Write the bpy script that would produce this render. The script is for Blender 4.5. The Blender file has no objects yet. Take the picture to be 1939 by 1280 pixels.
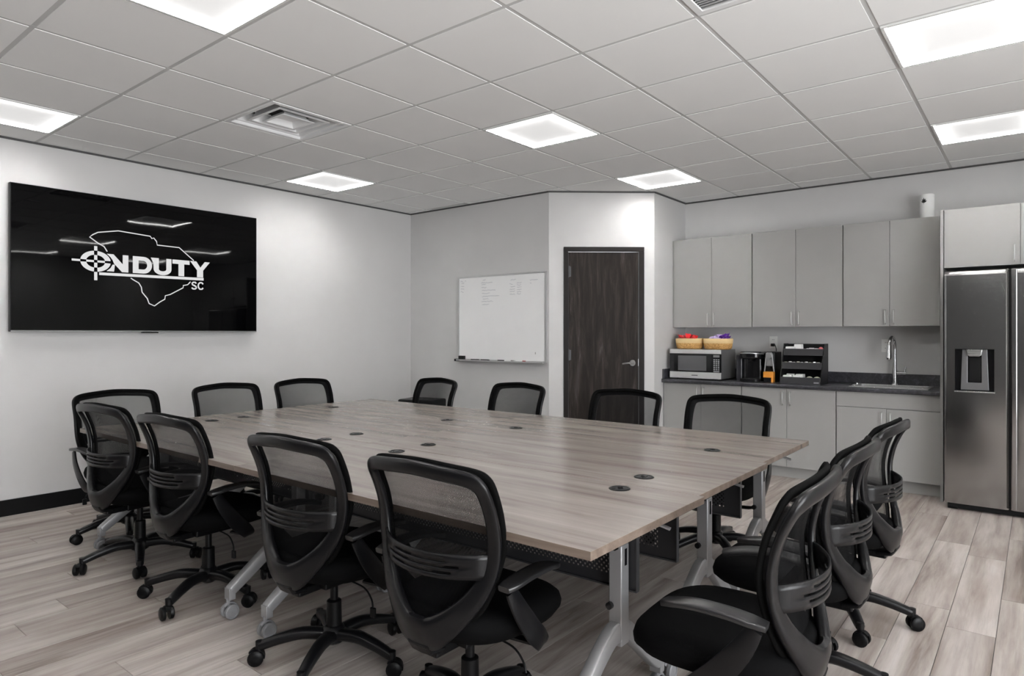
import bpy, math, random
from mathutils import Vector, Matrix
random.seed(4)
PI = math.pi
S = bpy.context.scene
COL = S.collection

# ------------------------------------------------------------------ camera, world, exposure
cam_d = bpy.data.cameras.new('camera'); cam = bpy.data.objects.new('camera', cam_d); COL.objects.link(cam)
cam.location = (0, 0, 1.31)
cam.rotation_euler = (PI/2, 0, 0.6747)
cam_d.sensor_width = 36; cam_d.sensor_fit = 'HORIZONTAL'
cam_d.lens = 1245.2/1939*36
cam_d.shift_y = -(640-632.1)/1939
cam_d.clip_start = 0.05
S.camera = cam
w = bpy.data.worlds.new('world'); S.world = w; w.use_nodes = True
# overcast daylight through unseen windows added in the right-hand wall to brighten the ceiling
w.node_tree.nodes['Background'].inputs[0].default_value = (0.96, 0.98, 1.0, 1)
w.node_tree.nodes['Background'].inputs[1].default_value = 12.0
for wy in (-1.25, .45, 2.15):
    al = bpy.data.lights.new('window_portal', 'AREA'); al.shape = 'RECTANGLE'; al.size = 2.18; al.size_y = 1.5; al.cycles.is_portal = True
    ao = bpy.data.objects.new('window_portal', al); COL.objects.link(ao); ao.location = (2.86, wy, 1.27); ao.rotation_euler = (0, PI/2, 0)
S.view_settings.view_transform = 'Standard'; S.view_settings.look = 'None'
S.view_settings.gamma = 1; S.view_settings.use_curve_mapping = False
S.view_settings.exposure = 0.32
RIM, FLAT = 240.0, 0.38          # ceiling panels: bright edge strip, dim middle

# ------------------------------------------------------------------ materials
def srgb(r, g, b):
    f = lambda c: (c/255/12.92) if c/255 <= .04045 else ((c/255+.055)/1.055)**2.4
    return (f(r), f(g), f(b), 1)
MATS = {}
def mat(name, color=(.5,.5,.5,1), rough=.5, metal=0, spec=.5, emit=None, es=0, coat=0):
    m = bpy.data.materials.new(name); m.use_nodes = True
    b = m.node_tree.nodes['Principled BSDF']
    b.inputs['Base Color'].default_value = color; b.inputs['Roughness'].default_value = rough
    b.inputs['Metallic'].default_value = metal; b.inputs['Specular IOR Level'].default_value = spec
    b.inputs['Coat Weight'].default_value = coat; b.inputs['Coat Roughness'].default_value = .1
    if emit: b.inputs['Emission Color'].default_value = emit; b.inputs['Emission Strength'].default_value = es
    MATS[name] = m
    return m
class NT:
    def __init__(s, m): s.t = m.node_tree; s.b = s.t.nodes['Principled BSDF']
    def n(s, ty, **k):
        o = s.t.nodes.new(ty)
        for a, v in k.items(): setattr(o, a, v)
        return o
    def l(s, a, b): s.t.links.new(a, b)
    def coords(s, scale, out='Object', rnd=False):
        tc = s.n('ShaderNodeTexCoord'); mp = s.n('ShaderNodeMapping'); mp.inputs['Scale'].default_value = scale
        s.l(tc.outputs[out], mp.inputs['Vector'])
        if rnd:
            oi = s.n('ShaderNodeObjectInfo'); mu = s.n('ShaderNodeVectorMath', operation='SCALE')
            mu.inputs[0].default_value = (37, 91, 13); s.l(oi.outputs['Random'], mu.inputs['Scale'])
            s.l(mu.outputs[0], mp.inputs['Location'])
        return mp.outputs[0]
    def noise(s, vec, scale=1, detail=4, rough=.55, dist=0):
        n = s.n('ShaderNodeTexNoise'); n.inputs['Scale'].default_value = scale; n.inputs['Detail'].default_value = detail
        n.inputs['Roughness'].default_value = rough; n.inputs['Distortion'].default_value = dist
        s.l(vec, n.inputs['Vector']); return n.outputs['Fac']
    def ramp(s, fac, stops):
        r = s.n('ShaderNodeValToRGB'); e = r.color_ramp.elements
        while len(e) < len(stops): e.new(.5)
        for i, (p, c) in enumerate(stops): e[i].position = p; e[i].color = c
        s.l(fac, r.inputs[0]); return r.outputs[0]
    def mix(s, fac, a, b, mode='MIX'):
        m = s.n('ShaderNodeMix', data_type='RGBA', blend_type=mode)
        for v, i in ((fac, 0), (a, 6), (b, 7)):
            if hasattr(v, 'is_linked'): s.l(v, m.inputs[i])
            else: m.inputs[i].default_value = v
        return m.outputs[2]
    def math(s, op, a, b=0.0, c=None):
        m = s.n('ShaderNodeMath', operation=op)
        for i, v in enumerate((a, b) if c is None else (a, b, c)):
            if hasattr(v, 'is_linked'): s.l(v, m.inputs[i])
            else: m.inputs[i].default_value = v
        return m.outputs[0]
    def bump(s, h, strength=.2, dist=.002):
        b = s.n('ShaderNodeBump'); b.inputs['Strength'].default_value = strength; b.inputs['Distance'].default_value = dist
        s.l(h, b.inputs['Height']); s.l(b.outputs[0], s.b.inputs['Normal'])
def g(v): return (v, v, v, 1)

def paint(name, color, amp=.03, rough=.6, bscale=220):
    m = mat(name, color, rough, spec=.3); N = NT(m)
    v = N.coords((1, 1, 1)); f = N.noise(v, 1.3, 3)
    c2 = tuple(min(1, x*(1+amp)) for x in color[:3])+(1,); c1 = tuple(x*(1-amp) for x in color[:3])+(1,)
    N.l(N.ramp(f, [(.3, c1), (.7, c2)]), N.b.inputs['Base Color'])
    N.bump(N.noise(N.coords((1, 1, 1)), bscale, 2), .12, .001)
    return m
WALL = paint('wall_paint', (.59, .586, .580, 1))
WALLD = paint('wall_paint_charcoal', (.06, .06, .06, 1))
WALLW = paint('wall_paint_white', (.82, .82, .81, 1))
CEIL = paint('ceiling_tile_white', (.93, .93, .92, 1), .015, .8, 400)
CABI = paint('cabinet_grey_laminate', (.31, .307, .298, 1), .02, .45, 600)
GRID = mat('grid_metal', (.60, .60, .59, 1), .5)
ANGLE = mat('wall_angle_dark', (.06, .06, .06, 1), .6)  # dark colour stands for the shade where walls meet ceiling
BASEB = mat('baseboard_black', (.005, .005, .0055, 1), .35, spec=.15)
PLAST = mat('chair_plastic', (.0035, .0035, .0042, 1), .30, spec=.30)
PADM = mat('arm_pad_satin', (.012, .012, .013, 1), .30, spec=.65)
PLAST2 = mat('chair_plastic_dark', (.002, .002, .0024, 1), .40, spec=.2)
CHROME = mat('chrome', (.75, .75, .76, 1), .12, 1)
NICKEL = mat('brushed_nickel', (.55, .55, .54, 1), .3, 1)
HANDLED = mat('aged_nickel', (.10, .096, .092, 1), .42, .8)
LEGM = mat('table_leg_silver', (.36, .36, .365, 1), .38, .5)
LEGD = mat('table_leg_dark', (.05, .05, .053, 1), .4, .3)
WHEELG = mat('caster_grey', (.22, .22, .23, 1), .45)
BLACKG = mat('black_gloss', (.006, .006, .007, 1), .12)
BLACKM = mat('black_satin', (.006, .006, .0065, 1), .4, spec=.2)
WHITE = mat('white_plastic', (.78, .78, .76, 1), .4)
OFFW = mat('paper_white', (.8, .8, .79, 1), .7)
GREYP = mat('grey_plastic', (.2, .2, .2, 1), .4)
ORANGE = mat('amber_orange_plastic', srgb(226, 150, 60), .4)
SILV = mat('silver_plastic', (.5, .5, .51, 1), .3, .7)

def fabric(name, color, sc=900):
    m = mat(name, color, .75, spec=.06); N = NT(m)
    v = N.coords((1, 1, 1))
    N.bump(N.noise(v, sc, 2), .6, .0015)
    return m
TRIMB = mat('bright_steel_trim', (.72, .72, .72, 1), .32, .55)
SINKM = mat('sink_steel', (.85, .85, .85, 1), .25, .85)
SEATF = fabric('seat_fabric_black', (.0022, .0022, .0024, 1))
TRIMF = fabric('trim_fabric_black', (.0022, .0022, .0022, 1), 1400)

def mesh_fabric():
    m = mat('mesh_fabric', (.006, .006, .0065, 1), .7, spec=.08); N = NT(m)
    tc = N.n('ShaderNodeTexCoord'); sx = N.n('ShaderNodeSeparateXYZ'); N.l(tc.outputs['UV'], sx.inputs[0])
    k = 2*PI/.0036
    a = N.math('SINE', N.math('MULTIPLY', N.math('ADD', sx.outputs[0], sx.outputs[1]), k))
    b = N.math('SINE', N.math('MULTIPLY', N.math('SUBTRACT', sx.outputs[0], sx.outputs[1]), k))
    h = N.math('GREATER_THAN', N.math('ADD', a, b), -0.25)      # open where true
    N.l(N.math('SUBTRACT', 1, h), N.b.inputs['Alpha'])
    return m
MESHF = mesh_fabric()
def perf():
    m = mat('perforated_steel', (.035, .035, .038, 1), .42, .3); N = NT(m)
    tc = N.n('ShaderNodeTexCoord'); sx = N.n('ShaderNodeSeparateXYZ'); N.l(tc.outputs['UV'], sx.inputs[0])
    p = .019
    def cell(off):
        u = N.math('SUBTRACT', N.math('PINGPONG', N.math('ADD', sx.outputs[0], off+10), p/2), p/4)
        return u
    def dots(off):
        du = N.math('PINGPONG', N.math('ADD', sx.outputs[0], off+p*100), p/2)
        dv = N.math('PINGPONG', N.math('ADD', sx.outputs[1], off+p*100), p/2)
        r = N.math('ADD', N.math('MULTIPLY', du, du), N.math('MULTIPLY', dv, dv))
        return N.math('LESS_THAN', r, .0038**2)
    d = N.math('MAXIMUM', dots(0), dots(p/2))
    # plain margins at the top, the bottom and both ends (uv: 0..W, 0..H in metres, w in the name of the mesh)
    inz = N.math('MULTIPLY', N.math('GREATER_THAN', sx.outputs[1], .035), N.math('LESS_THAN', sx.outputs[1], .215))
    inx = N.math('MULTIPLY', N.math('GREATER_THAN', sx.outputs[0], .07), N.math('LESS_THAN', sx.outputs[0], 1.54))
    d = N.math('MULTIPLY', d, N.math('MULTIPLY', inz, inx))
    N.l(N.math('SUBTRACT', 1, d), N.b.inputs['Alpha'])
    return m
PERF = perf()
def floor_mat():
    m = mat('plank_vinyl', g(.4), .5, spec=.35); N = NT(m)
    v = N.coords((1, 1, 1), rnd=True)
    def st(sx, sy, d=4, r=.6, di=0):
        mp = N.n('ShaderNodeMapping'); mp.inputs['Scale'].default_value = (sx, sy, 1); N.l(v, mp.inputs['Vector'])
        return N.noise(mp.outputs[0], 1, d, r, di)
    broad = st(11, .9, 5, .6, .25); fine = st(85, 3, 5, .7, .15); patch = st(6, 1.1, 3, .5, .5)
    base = N.ramp(broad, [(.30, srgb(116, 104, 98)), (.44, srgb(158, 149, 143)), (.60, srgb(183, 176, 171)), (.8, srgb(196, 191, 187))])
    gr = N.ramp(fine, [(.30, g(.50)), (.48, g(.86)), (.7, g(1.0))])
    c = N.mix(.40, base, gr, 'MULTIPLY')
    br = N.ramp(patch, [(.52, g(0)), (.70, g(1))])
    c = N.mix(N.math('MULTIPLY', br, .42), c, srgb(124, 108, 99), 'MIX')
    crack = N.ramp(st(22, 1.6, 6, .8, .5), [(.245, g(1)), (.285, g(0))])
    c = N.mix(N.math('MULTIPLY', crack, .7), c, srgb(58, 48, 44))
    oi = N.n('ShaderNodeObjectInfo')
    tone = N.ramp(oi.outputs['Random'], [(0, (.80, .775, .76, 1)), (.45, (.94, .93, .925, 1)), (1, (1.06, 1.06, 1.06, 1))])
    c = N.mix(1.0, c, tone, 'MULTIPLY')
    N.l(c, N.b.inputs['Base Color'])
    N.l(N.math('ADD', .38, N.math('MULTIPLY', fine, .25)), N.b.inputs['Roughness'])
    N.bump(fine, .15, .001)
    return m
FLOORM = floor_mat()
def table_mat(name, edge=False):
    m = mat(name, g(.3), .28, spec=.5); N = NT(m)
    v = N.coords((1, 1, 1), rnd=True)
    def st(sx, sy, sz, d=4, r=.6, di=0):
        mp = N.n('ShaderNodeMapping'); mp.inputs['Scale'].default_value = (sx, sy, sz); N.l(v, mp.inputs['Vector'])
        return N.noise(mp.outputs[0], 1, d, r, di)
    broad = st(.9, 11, 11, 4, .6, .5); fine = st(3.5, 130, 130, 4, .65, .2)
    if edge:
        base = N.ramp(broad, [(.3, srgb(92, 80, 72)), (.7, srgb(128, 114, 103))])
    else:
        base = N.ramp(broad, [(.30, srgb(118, 108, 102)), (.46, srgb(139, 130, 124)), (.62, srgb(151, 143, 137)), (.75, srgb(160, 153, 147))])
    c = N.mix(.22, base, N.ramp(fine, [(.35, g(.62)), (.6, g(1))]), 'MULTIPLY')
    N.l(c, N.b.inputs['Base Color'])
    N.l(N.math('ADD', .15, N.math('MULTIPLY', fine, .14)), N.b.inputs['Roughness'])
    N.bump(fine, .12, .0006)
    return m
TOPM = table_mat('table_laminate'); EDGEM = table_mat('table_edge_band', True)
def door_mat():
    m = mat('door_espresso_stain', g(.03), .5, spec=.12); N = NT(m)
    def st(sx, sz, d=4, r=.6, di=0): return N.noise(N.coords((sx, sx, sz)), 1, d, r, di)
    a = st(16, 1.6, 5, .65, .6); f = st(120, 5, 4, .7)
    c = N.ramp(a, [(.28, srgb(24, 19, 17)), (.5, srgb(39, 33, 30)), (.62, srgb(54, 48, 45)), (.80, srgb(96, 92, 89))])
    c = N.mix(.5, c, N.ramp(f, [(.3, g(.55)), (.65, g(1))]), 'MULTIPLY')
    N.l(c, N.b.inputs['Base Color']); N.bump(f, .15, .001)
    return m
DOORM = door_mat()
DFRAME = mat('door_frame_dark', srgb(32, 28, 27), .5, spec=.15)
GLASS = mat('window_glass', g(1), .0); GLASS.node_tree.nodes['Principled BSDF'].inputs['Alpha'].default_value = .08
def counter_mat():
    m = mat('charcoal_stone_laminate', g(.03), .3, spec=.5); N = NT(m)
    f = N.noise(N.coords((1, 1, 1)), 22, 6, .7, 1.2)
    N.l(N.ramp(f, [(.35, srgb(36, 36, 40)), (.55, srgb(58, 58, 63)), (.72, srgb(92, 92, 98))]), N.b.inputs['Base Color'])
    return m
COUNT = counter_mat()
def steel(name, col, rough, ax):
    m = mat(name, col, rough, 1); N = NT(m)
    sc = [900, 900, 900]; sc[ax] = 4
    f = N.noise(N.coords(tuple(sc)), 1, 2)
    N.l(N.math('ADD', rough-.04, N.math('MULTIPLY', f, .08)), N.b.inputs['Roughness'])
    return m
STEEL = steel('stainless_steel', (.40, .395, .39, 1), .15, 0)
STEELB = steel('stainless_bright', (.62, .62, .61, 1), .28, 0)
def straw():
    m = mat('woven_straw', srgb(205, 160, 95), .8); N = NT(m)
    f = N.noise(N.coords((60, 60, 260)), 1, 3)
    N.l(N.ramp(f, [(.3, srgb(150, 105, 50)), (.55, srgb(214, 166, 100)), (.75, srgb(232, 192, 132))]), N.b.inputs['Base Color'])
    N.bump(f, .8, .003)
    return m
STRAW = straw(); CREAM = fabric('cream_band', srgb(226, 198, 148), 300)
def panel_mat():
    m = mat('lit_panel', g(.8), .5); N = NT(m)
    tc = N.n('ShaderNodeTexCoord'); sx = N.n('ShaderNodeSeparateXYZ'); N.l(tc.outputs['Object'], sx.inputs[0])
    d = N.math('DIVIDE', N.math('MAXIMUM', N.math('ABSOLUTE', sx.outputs[0]), N.math('ABSOLUTE', sx.outputs[1])), .29)
    rim = N.math('SUBTRACT', 1, N.math('MINIMUM', 1, N.math('DIVIDE', N.math('ABSOLUTE', N.math('SUBTRACT', d, .955)), .035)))
    soft = N.math('POWER', d, 6.0)
    s = N.math('ADD', FLAT, N.math('ADD', N.math('MULTIPLY', soft, 2.6), N.math('MULTIPLY', rim, RIM)))
    N.b.inputs['Emission Color'].default_value = (1, .995, .985, 1)
    N.l(s, N.b.inputs['Emission Strength'])
    return m
LIT = panel_mat()
SCREEN = mat('screen_black_glass', (.0006, .0006, .0008, 1), .03, spec=.16)
NT_ = NT(SCREEN); NT_.bump(NT_.noise(NT_.coords((1, .8, 2.2)), 1.6, 1), .08, .02)
LOGO = mat('screen_logo_light', g(.0), .3, emit=(.86, .86, .86, 1), es=.66)
WBOARD = mat('whiteboard_enamel', (.90, .90, .895, 1), .22, spec=.4)
INK = mat('marker_ink_faded', srgb(120, 122, 140), .6)
ALU = mat('aluminium_frame', (.6, .6, .6, 1), .35, .8)

# ------------------------------------------------------------------ mesh helper
class MB:
    def __init__(s): s.v = []; s.f = []; s.m = []; s.uv = {}
    def add(s, vs, fs, mi=0, M=None, uvs=None):
        o = len(s.v)
        for p in vs: s.v.append(tuple(M @ Vector(p)) if M else tuple(p))
        for k, f in enumerate(fs):
            if uvs: s.uv[len(s.f)] = [uvs[i] for i in f]
            s.f.append([i+o for i in f]); s.m.append(mi)
        return s
    def box(s, x0, x1, y0, y1, z0, z1, mi=0, M=None):
        x0, x1 = sorted((x0, x1)); y0, y1 = sorted((y0, y1)); z0, z1 = sorted((z0, z1))
        return s.add([(x0,y0,z0),(x1,y0,z0),(x1,y1,z0),(x0,y1,z0),(x0,y0,z1),(x1,y0,z1),(x1,y1,z1),(x0,y1,z1)],
              [(0,3,2,1),(4,5,6,7),(0,1,5,4),(1,2,6,5),(2,3,7,6),(3,0,4,7)], mi, M)
    def lathe(s, prof, n=20, M=None, mi=0):       # prof: (r, z), closed with caps
        vs = []; fs = []
        for r, z in prof:
            for k in range(n): a = 2*PI*k/n; vs.append((r*math.cos(a), r*math.sin(a), z))
        for i in range(len(prof)-1):
            for k in range(n):
                k2 = (k+1) % n; fs.append((i*n+k, i*n+k2, (i+1)*n+k2, (i+1)*n+k))
        fs.append(tuple(range(n))[::-1]); fs.append(tuple((len(prof)-1)*n+k for k in range(n)))
        return s.add(vs, fs, mi, M)
    def cyl(s, p0, p1, r0, r1=None, n=16, mi=0):
        p0, p1 = Vector(p0), Vector(p1); d = p1-p0
        M = Matrix.Translation(p0) @ d.to_track_quat('Z', 'Y').to_matrix().to_4x4()
        return s.lathe([(r0, 0), (r0 if r1 is None else r1, d.length)], n, M, mi)
    def prism(s, poly, a0, a1, axis='z', mi=0, M=None):   # poly 2-D ccw or cw, extruded along the axis
        def P(p, a):
            return {'z': (p[0], p[1], a), 'y': (p[0], a, p[1]), 'x': (a, p[0], p[1])}[axis]
        n = len(poly)
        vs = [P(p, a0) for p in poly]+[P(p, a1) for p in poly]
        fs = [tuple(range(n)), tuple(range(2*n-1, n-1, -1))]+[(i, (i+1) % n+0, (i+1) % n+n, i+n) for i in range(n)]
        return s.add(vs, fs, mi, M)
    def sweep(s, pts, nrm, W, T, closed=False, n=10, mi=0, e=.6, cap=True):
        # superellipse section: width W along tangent x normal, thickness T along the normal
        m = len(pts); vs = []
        pts = [Vector(p) for p in pts]
        for i in range(m):
            a = pts[(i-1) % m] if (closed or i > 0) else pts[i]; b = pts[(i+1) % m] if (closed or i < m-1) else pts[i]
            t = (b-a).normalized(); nn = Vector(nrm[i] if isinstance(nrm, list) else nrm)
            nn = (nn - t*nn.dot(t)).normalized(); wv = t.cross(nn)
            ww = W[i] if isinstance(W, list) else W; tt = T[i] if isinstance(T, list) else T
            for k in range(n):
                a_ = 2*PI*(k+.5)/n; c, q = math.cos(a_), math.sin(a_)
                vs.append(pts[i]+wv*(ww/2*math.copysign(abs(c)**e, c))+nn*(tt/2*math.copysign(abs(q)**e, q)))
        fs = []
        for i in range(m if closed else m-1):
            j = (i+1) % m
            for k in range(n):
                k2 = (k+1) % n; fs.append((i*n+k, j*n+k, j*n+k2, i*n+k2))
        if not closed and cap: fs.append(tuple(range(n))); fs.append(tuple((m-1)*n+k for k in range(n))[::-1])
        return s.add(vs, fs, mi)
    def build(s, name, mats, parent=None, smooth=35, bevel=0, seg=2, loc=None, origin=None):
        me = bpy.data.meshes.new(name)
        if origin is not None:
            ov = Vector(origin); vv = [tuple(Vector(p)-ov) for p in s.v]
        else: vv = s.v
        me.from_pydata(vv, [], s.f)
        if not isinstance(mats, (list, tuple)): mats = [mats]
        for m in mats: me.materials.append(m)
        for p, mi in zip(me.polygons, s.m): p.material_index = mi
        if s.uv:
            ul = me.uv_layers.new(name='UVMap')
            for fi, uvs in s.uv.items():
                p = me.polygons[fi]
                for li, uv in zip(p.loop_indices, uvs): ul.data[li].uv = uv
        if not s.uv:
            import bmesh
            bm = bmesh.new(); bm.from_mesh(me); bmesh.ops.recalc_face_normals(bm, faces=bm.faces); bm.to_mesh(me); bm.free()
        if smooth:
            me.shade_smooth(); me.set_sharp_from_angle(angle=math.radians(smooth))
        o = bpy.data.objects.new(name, me); COL.objects.link(o)
        if parent: o.parent = parent
        if origin is not None: o.location = origin
        if loc is not None: o.location = loc
        if bevel:
            b = o.modifiers.new('b', 'BEVEL'); b.width = bevel; b.segments = seg; b.limit_method = 'ANGLE'; b.angle_limit = math.radians(40)
            b.harden_normals = False
        return o
def crv(keys, n, closed=False):
    # Catmull-Rom through tuples of any length
    m = len(keys); out = []
    segs = m if closed else m-1
    for i in range(segs):
        P = [keys[(i+k) % m] if closed else keys[min(max(i+k, 0), m-1)] for k in (-1, 0, 1, 2)]
        for j in range(n):
            t = j/n
            out.append(tuple(.5*((2*b)+(-a+c)*t+(2*a-5*b+4*c-d)*t*t+(-a+3*b-3*c+d)*t**3) for a, b, c, d in zip(*P)))
    if not closed: out.append(tuple(keys[-1]))
    return out
def lerp_tab(tab, x):
    for (a, va), (b, vb) in zip(tab, tab[1:]):
        if a <= x <= b: return va+(vb-va)*(x-a)/(b-a)
    return tab[0][1] if x < tab[0][0] else tab[-1][1]
def smooth_tab(tab, x, d=.025): return (lerp_tab(tab, x-d)+lerp_tab(tab, x)*2+lerp_tab(tab, x+d))/4
def thing(name, label, cat, loc=(0,0,0), rz=0, group=None):
    o = bpy.data.objects.new(name, None); COL.objects.link(o); o.empty_display_size = .1
    o.location = loc; o.rotation_euler = (0, 0, rz); o['label'] = label; o['category'] = cat
    if group: o['group'] = group
    return o
def tag(o, label=None, cat=None, group=None, kind=None):
    if label: o['label'] = label
    if cat: o['category'] = cat
    if group: o['group'] = group
    if kind: o['kind'] = kind
    return o
def copy_tree(o, parent=None):
    c = o.copy(); COL.objects.link(c)
    if parent is not None: c.parent = parent
    for ch in list(o.children): copy_tree(ch, c)
    return c

# ------------------------------------------------------------------ room
T = .6096; ZC = 2.728
OX, OY = -3.0208, 2.2086                  # a ceiling grid crossing
XL, XR, YF, YB, YK = -5.80, 2.75, -2.45, 5.33, 6.75
JX, JX2, JY = -3.794, -2.989, 6.01        # the angled wall with the door
room = [(XL, YF), (XR, YF), (XR, YK), (JX2, YK), (JX2, JY), (JX, YB), (XL, YB)]
H2 = ZC+.06; TH = .12
def wall(name, quad):
    o = MB().prism(quad, 0, H2).build(name, WALL, smooth=0); tag(o, kind='structure'); return o
wall('wall_left', [(XL-TH, YF-TH), (XL, YF-TH), (XL, YB+TH), (XL-TH, YB+TH)])
wall('wall_back', [(XL, YB), (JX, YB), (JX-.04, YB+TH), (XL, YB+TH)])
wall('wall_kitchen', [(JX2-TH, YK), (XR, YK), (XR, YK+TH), (JX2-TH, YK+TH)])
wall('wall_kitchen_side', [(JX2, JY), (JX2, YK), (JX2-TH, YK), (JX2-TH, JY+.06)])
m_ = MB()
m_.box(XR, XR+TH, YF-TH, -2.0, 0, H2); m_.box(XR, XR+TH, -.5, -.3, .18, 2.36); m_.box(XR, XR+TH, 1.2, 1.4, .18, 2.36); m_.box(XR, XR+TH, 2.9, YK+TH, 0, H2)
m_.box(XR, XR+TH, -2.0, 2.9, 0, .18); m_.box(XR, XR+TH, -2.0, 2.9, 2.36, H2)
tag(m_.build('wall_right', WALLW, smooth=0), kind='structure')
for k, wy in enumerate((-1.25, .45, 2.15)):  # unseen windows, added so that daylight lifts the ceiling
    wo = bpy.data.objects.new('window_%d' % (k+1), None); COL.objects.link(wo); wo.location = (XR, wy, .18); wo['kind'] = 'structure'
    m_ = MB()
    for q in ((-.75, .75, 0, .05), (-.75, .75, 2.13, 2.18), (-.75, -.70, .05, 2.13), (.70, .75, .05, 2.13), (-.02, .02, .05, 2.13)): m_.box(.03, .09, q[0], q[1], q[2], q[3])
    m_.build('window_frame', DFRAME, wo, 0, .003)
    for q in (-.70, .02): MB().box(.058, .062, q, q+.68, .05, 2.13).build('pane', GLASS, wo, 0)
tag(MB().prism([(XL, YF-TH), (XR, YF-TH), (XR, YF), (XL, YF)], 0, H2).build('wall_front', WALLD, smooth=0), kind='structure')
# angled wall, built around its door opening; local s along the wall, t into the wall
DA = math.atan2(JY-YB, JX2-JX); DL = math.hypot(JY-YB, JX2-JX)
DM = Matrix.Translation((JX, YB, 0)) @ Matrix.Rotation(DA, 4, 'Z')
s0, s1, dz = .170, .920, 2.150
wb = MB(); wb.box(0, s0, 0, .11, 0, H2, M=DM); wb.box(s1, DL, 0, .11, 0, H2, M=DM); wb.box(s0, s1, 0, .11, dz, H2, M=DM)
tag(wb.build('wall_angled', WALL, smooth=0), kind='structure')
d1 = bpy.data.objects.new('door_1', None); COL.objects.link(d1); d1.matrix_world = DM; d1['kind'] = 'structure'
f = MB(); f.box(.147, s0+.022, -.016, .10, 0, dz-.022); f.box(s1-.022, .950, -.016, .10, 0, dz-.022); f.box(.147, .950, -.016, .10, dz-.022, 2.174)
f.build('door_frame', DFRAME, d1, 0, .003)
MB().box(s0+.026, s1-.026, .006, .05, .008, dz-.027).build('door_leaf', DOORM, d1, 0, .002)
for z in (.25, 1.10, 1.93):
    h = MB(); h.cyl((s0+.026, -.012, z-.055), (s0+.026, -.012, z+.055), .008, n=10); h.box(s0+.026, s0+.05, -.002, .004, z-.05, z+.05)
    h.build('hinge', LEGD, d1)
h = MB(); h.cyl((.832, .006, 1.02), (.832, -.012, 1.02), .033, .030, 20); h.cyl((.832, -.01, 1.02), (.832, -.052, 1.02), .011, n=12)
h.sweep(crv([(.838, -.052, 1.02), (.80, -.055, 1.022), (.755, -.052, 1.018), (.722, -.046, 1.012)], 4), (0, 1, 0), .020, .013)
h.build('door_handle', HANDLED, d1)
MB().box(.8925, .8945, -.0005, .03, .99, 1.06).build('latch_plate', NICKEL, d1, 0)
# dark strip painted in for the shadow line under the ceiling, and black baseboards
def strip(name, a, b, z0, z1, t, m):
    a, b = Vector(a), Vector(b); d = (b-a).normalized(); n = Vector((-d.y, d.x))   # room is on the left of a->b
    q = [a, b, b+n*t, a+n*t]
    return tag(MB().prism([tuple(p) for p in q], z0, z1).build(name, m, smooth=0), kind='structure')
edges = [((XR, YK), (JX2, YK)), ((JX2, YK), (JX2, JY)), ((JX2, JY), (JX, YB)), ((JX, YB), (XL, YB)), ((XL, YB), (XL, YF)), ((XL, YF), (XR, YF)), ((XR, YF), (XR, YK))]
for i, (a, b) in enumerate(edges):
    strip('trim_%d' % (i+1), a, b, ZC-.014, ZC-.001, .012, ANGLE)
strip('baseboard_left', (XL, YB-.02), (XL, YF+.02), 0, .115, .014, BASEB)
strip('baseboard_back', (JX-.01, YB), (XL+.02, YB), 0, .115, .014, BASEB)
strip('baseboard_right', (XR, YF+.02), (XR, YK-.02), 0, .115, .014, BASEB)
strip('baseboard_front', (XL+.02, YF), (XR-.02, YF), 0, .115, .014, BASEB)
sA = Vector((math.cos(DA), math.sin(DA)))
P0 = Vector((JX, YB))
strip('baseboard_angled', tuple(P0+sA*.142), tuple(P0+sA*.02), 0, .115, .014, BASEB)

# ceiling: slab above, one board per grid cell, metal grid between
ceil_o = tag(MB().box(XL-.1, XR+.1, YF-.1, YK+.1, ZC+.10, ZC+.16).build('ceiling', GRID, smooth=0), kind='structure')
def clip(poly, x0, x1, y0, y1):
    for ax, lim, sg in ((0, x0, 1), (0, x1, -1), (1, y0, 1), (1, y1, -1)):
        out = []
        for i in range(len(poly)):
            p, q = poly[i], poly[(i+1) % len(poly)]
            ip, iq = (p[ax]-lim)*sg >= 0, (q[ax]-lim)*sg >= 0
            if ip: out.append(p)
            if ip != iq:
                t = (lim-p[ax])/(q[ax]-p[ax]); out.append((p[0]+(q[0]-p[0])*t, p[1]+(q[1]-p[1])*t))
        poly = out
        if len(poly) < 3: return []
    return poly
lights = [(a, b) for a in (-4, 0, 4, 8) for b in (-6, -2, 2, 5)]
vent, grille = (-2, 0), (3, 0)
gp = .0115
special = set(lights) | {vent, grille}
full = None
amin, amax = math.floor((XL-OX)/T), math.floor((XR-OX)/T); bmin, bmax = math.floor((YF-OY)/T), math.floor((YK-OY)/T)
for a in range(amin, amax+1):
    for b in range(bmin, bmax+1):
        if (a, b) in special: continue
        x0, y0 = OX+a*T, OY+b*T
        pl = clip(room, x0+gp, x0+T-gp, y0+gp, y0+T-gp)
        pl = [p for i, p in enumerate(pl) if math.dist(p, pl[i-1]) > 1e-5]
        if len(pl) < 3: continue
        area = abs(sum(p[0]*q[1]-p[1]*q[0] for p, q in zip(pl, pl[1:]+pl[:1])))/2
        if area < 2e-3: continue
        isfull = abs(area-(T-2*gp)**2) < 1e-5
        if isfull and full:
            o = full.copy(); COL.objects.link(o); o.location = (x0, y0, 0)
        else:
            o = MB().prism([(p[0]-x0, p[1]-y0) for p in pl], ZC, ZC+.015).build('ceiling_tile', CEIL, ceil_o, 0)
            o.location = (x0, y0, 0)
            if isfull: full = o
def inside_spans(const, axis):
    # stretches of the room along a grid line
    ts = []
    n = len(room)
    for i in range(n):
        p, q = room[i], room[(i+1) % n]
        if (p[axis]-const)*(q[axis]-const) < 0:
            t = (const-p[axis])/(q[axis]-p[axis]); ts.append(p[1-axis]+(q[1-axis]-p[1-axis])*t)
    ts.sort(); return list(zip(ts[::2], ts[1::2]))
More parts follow.
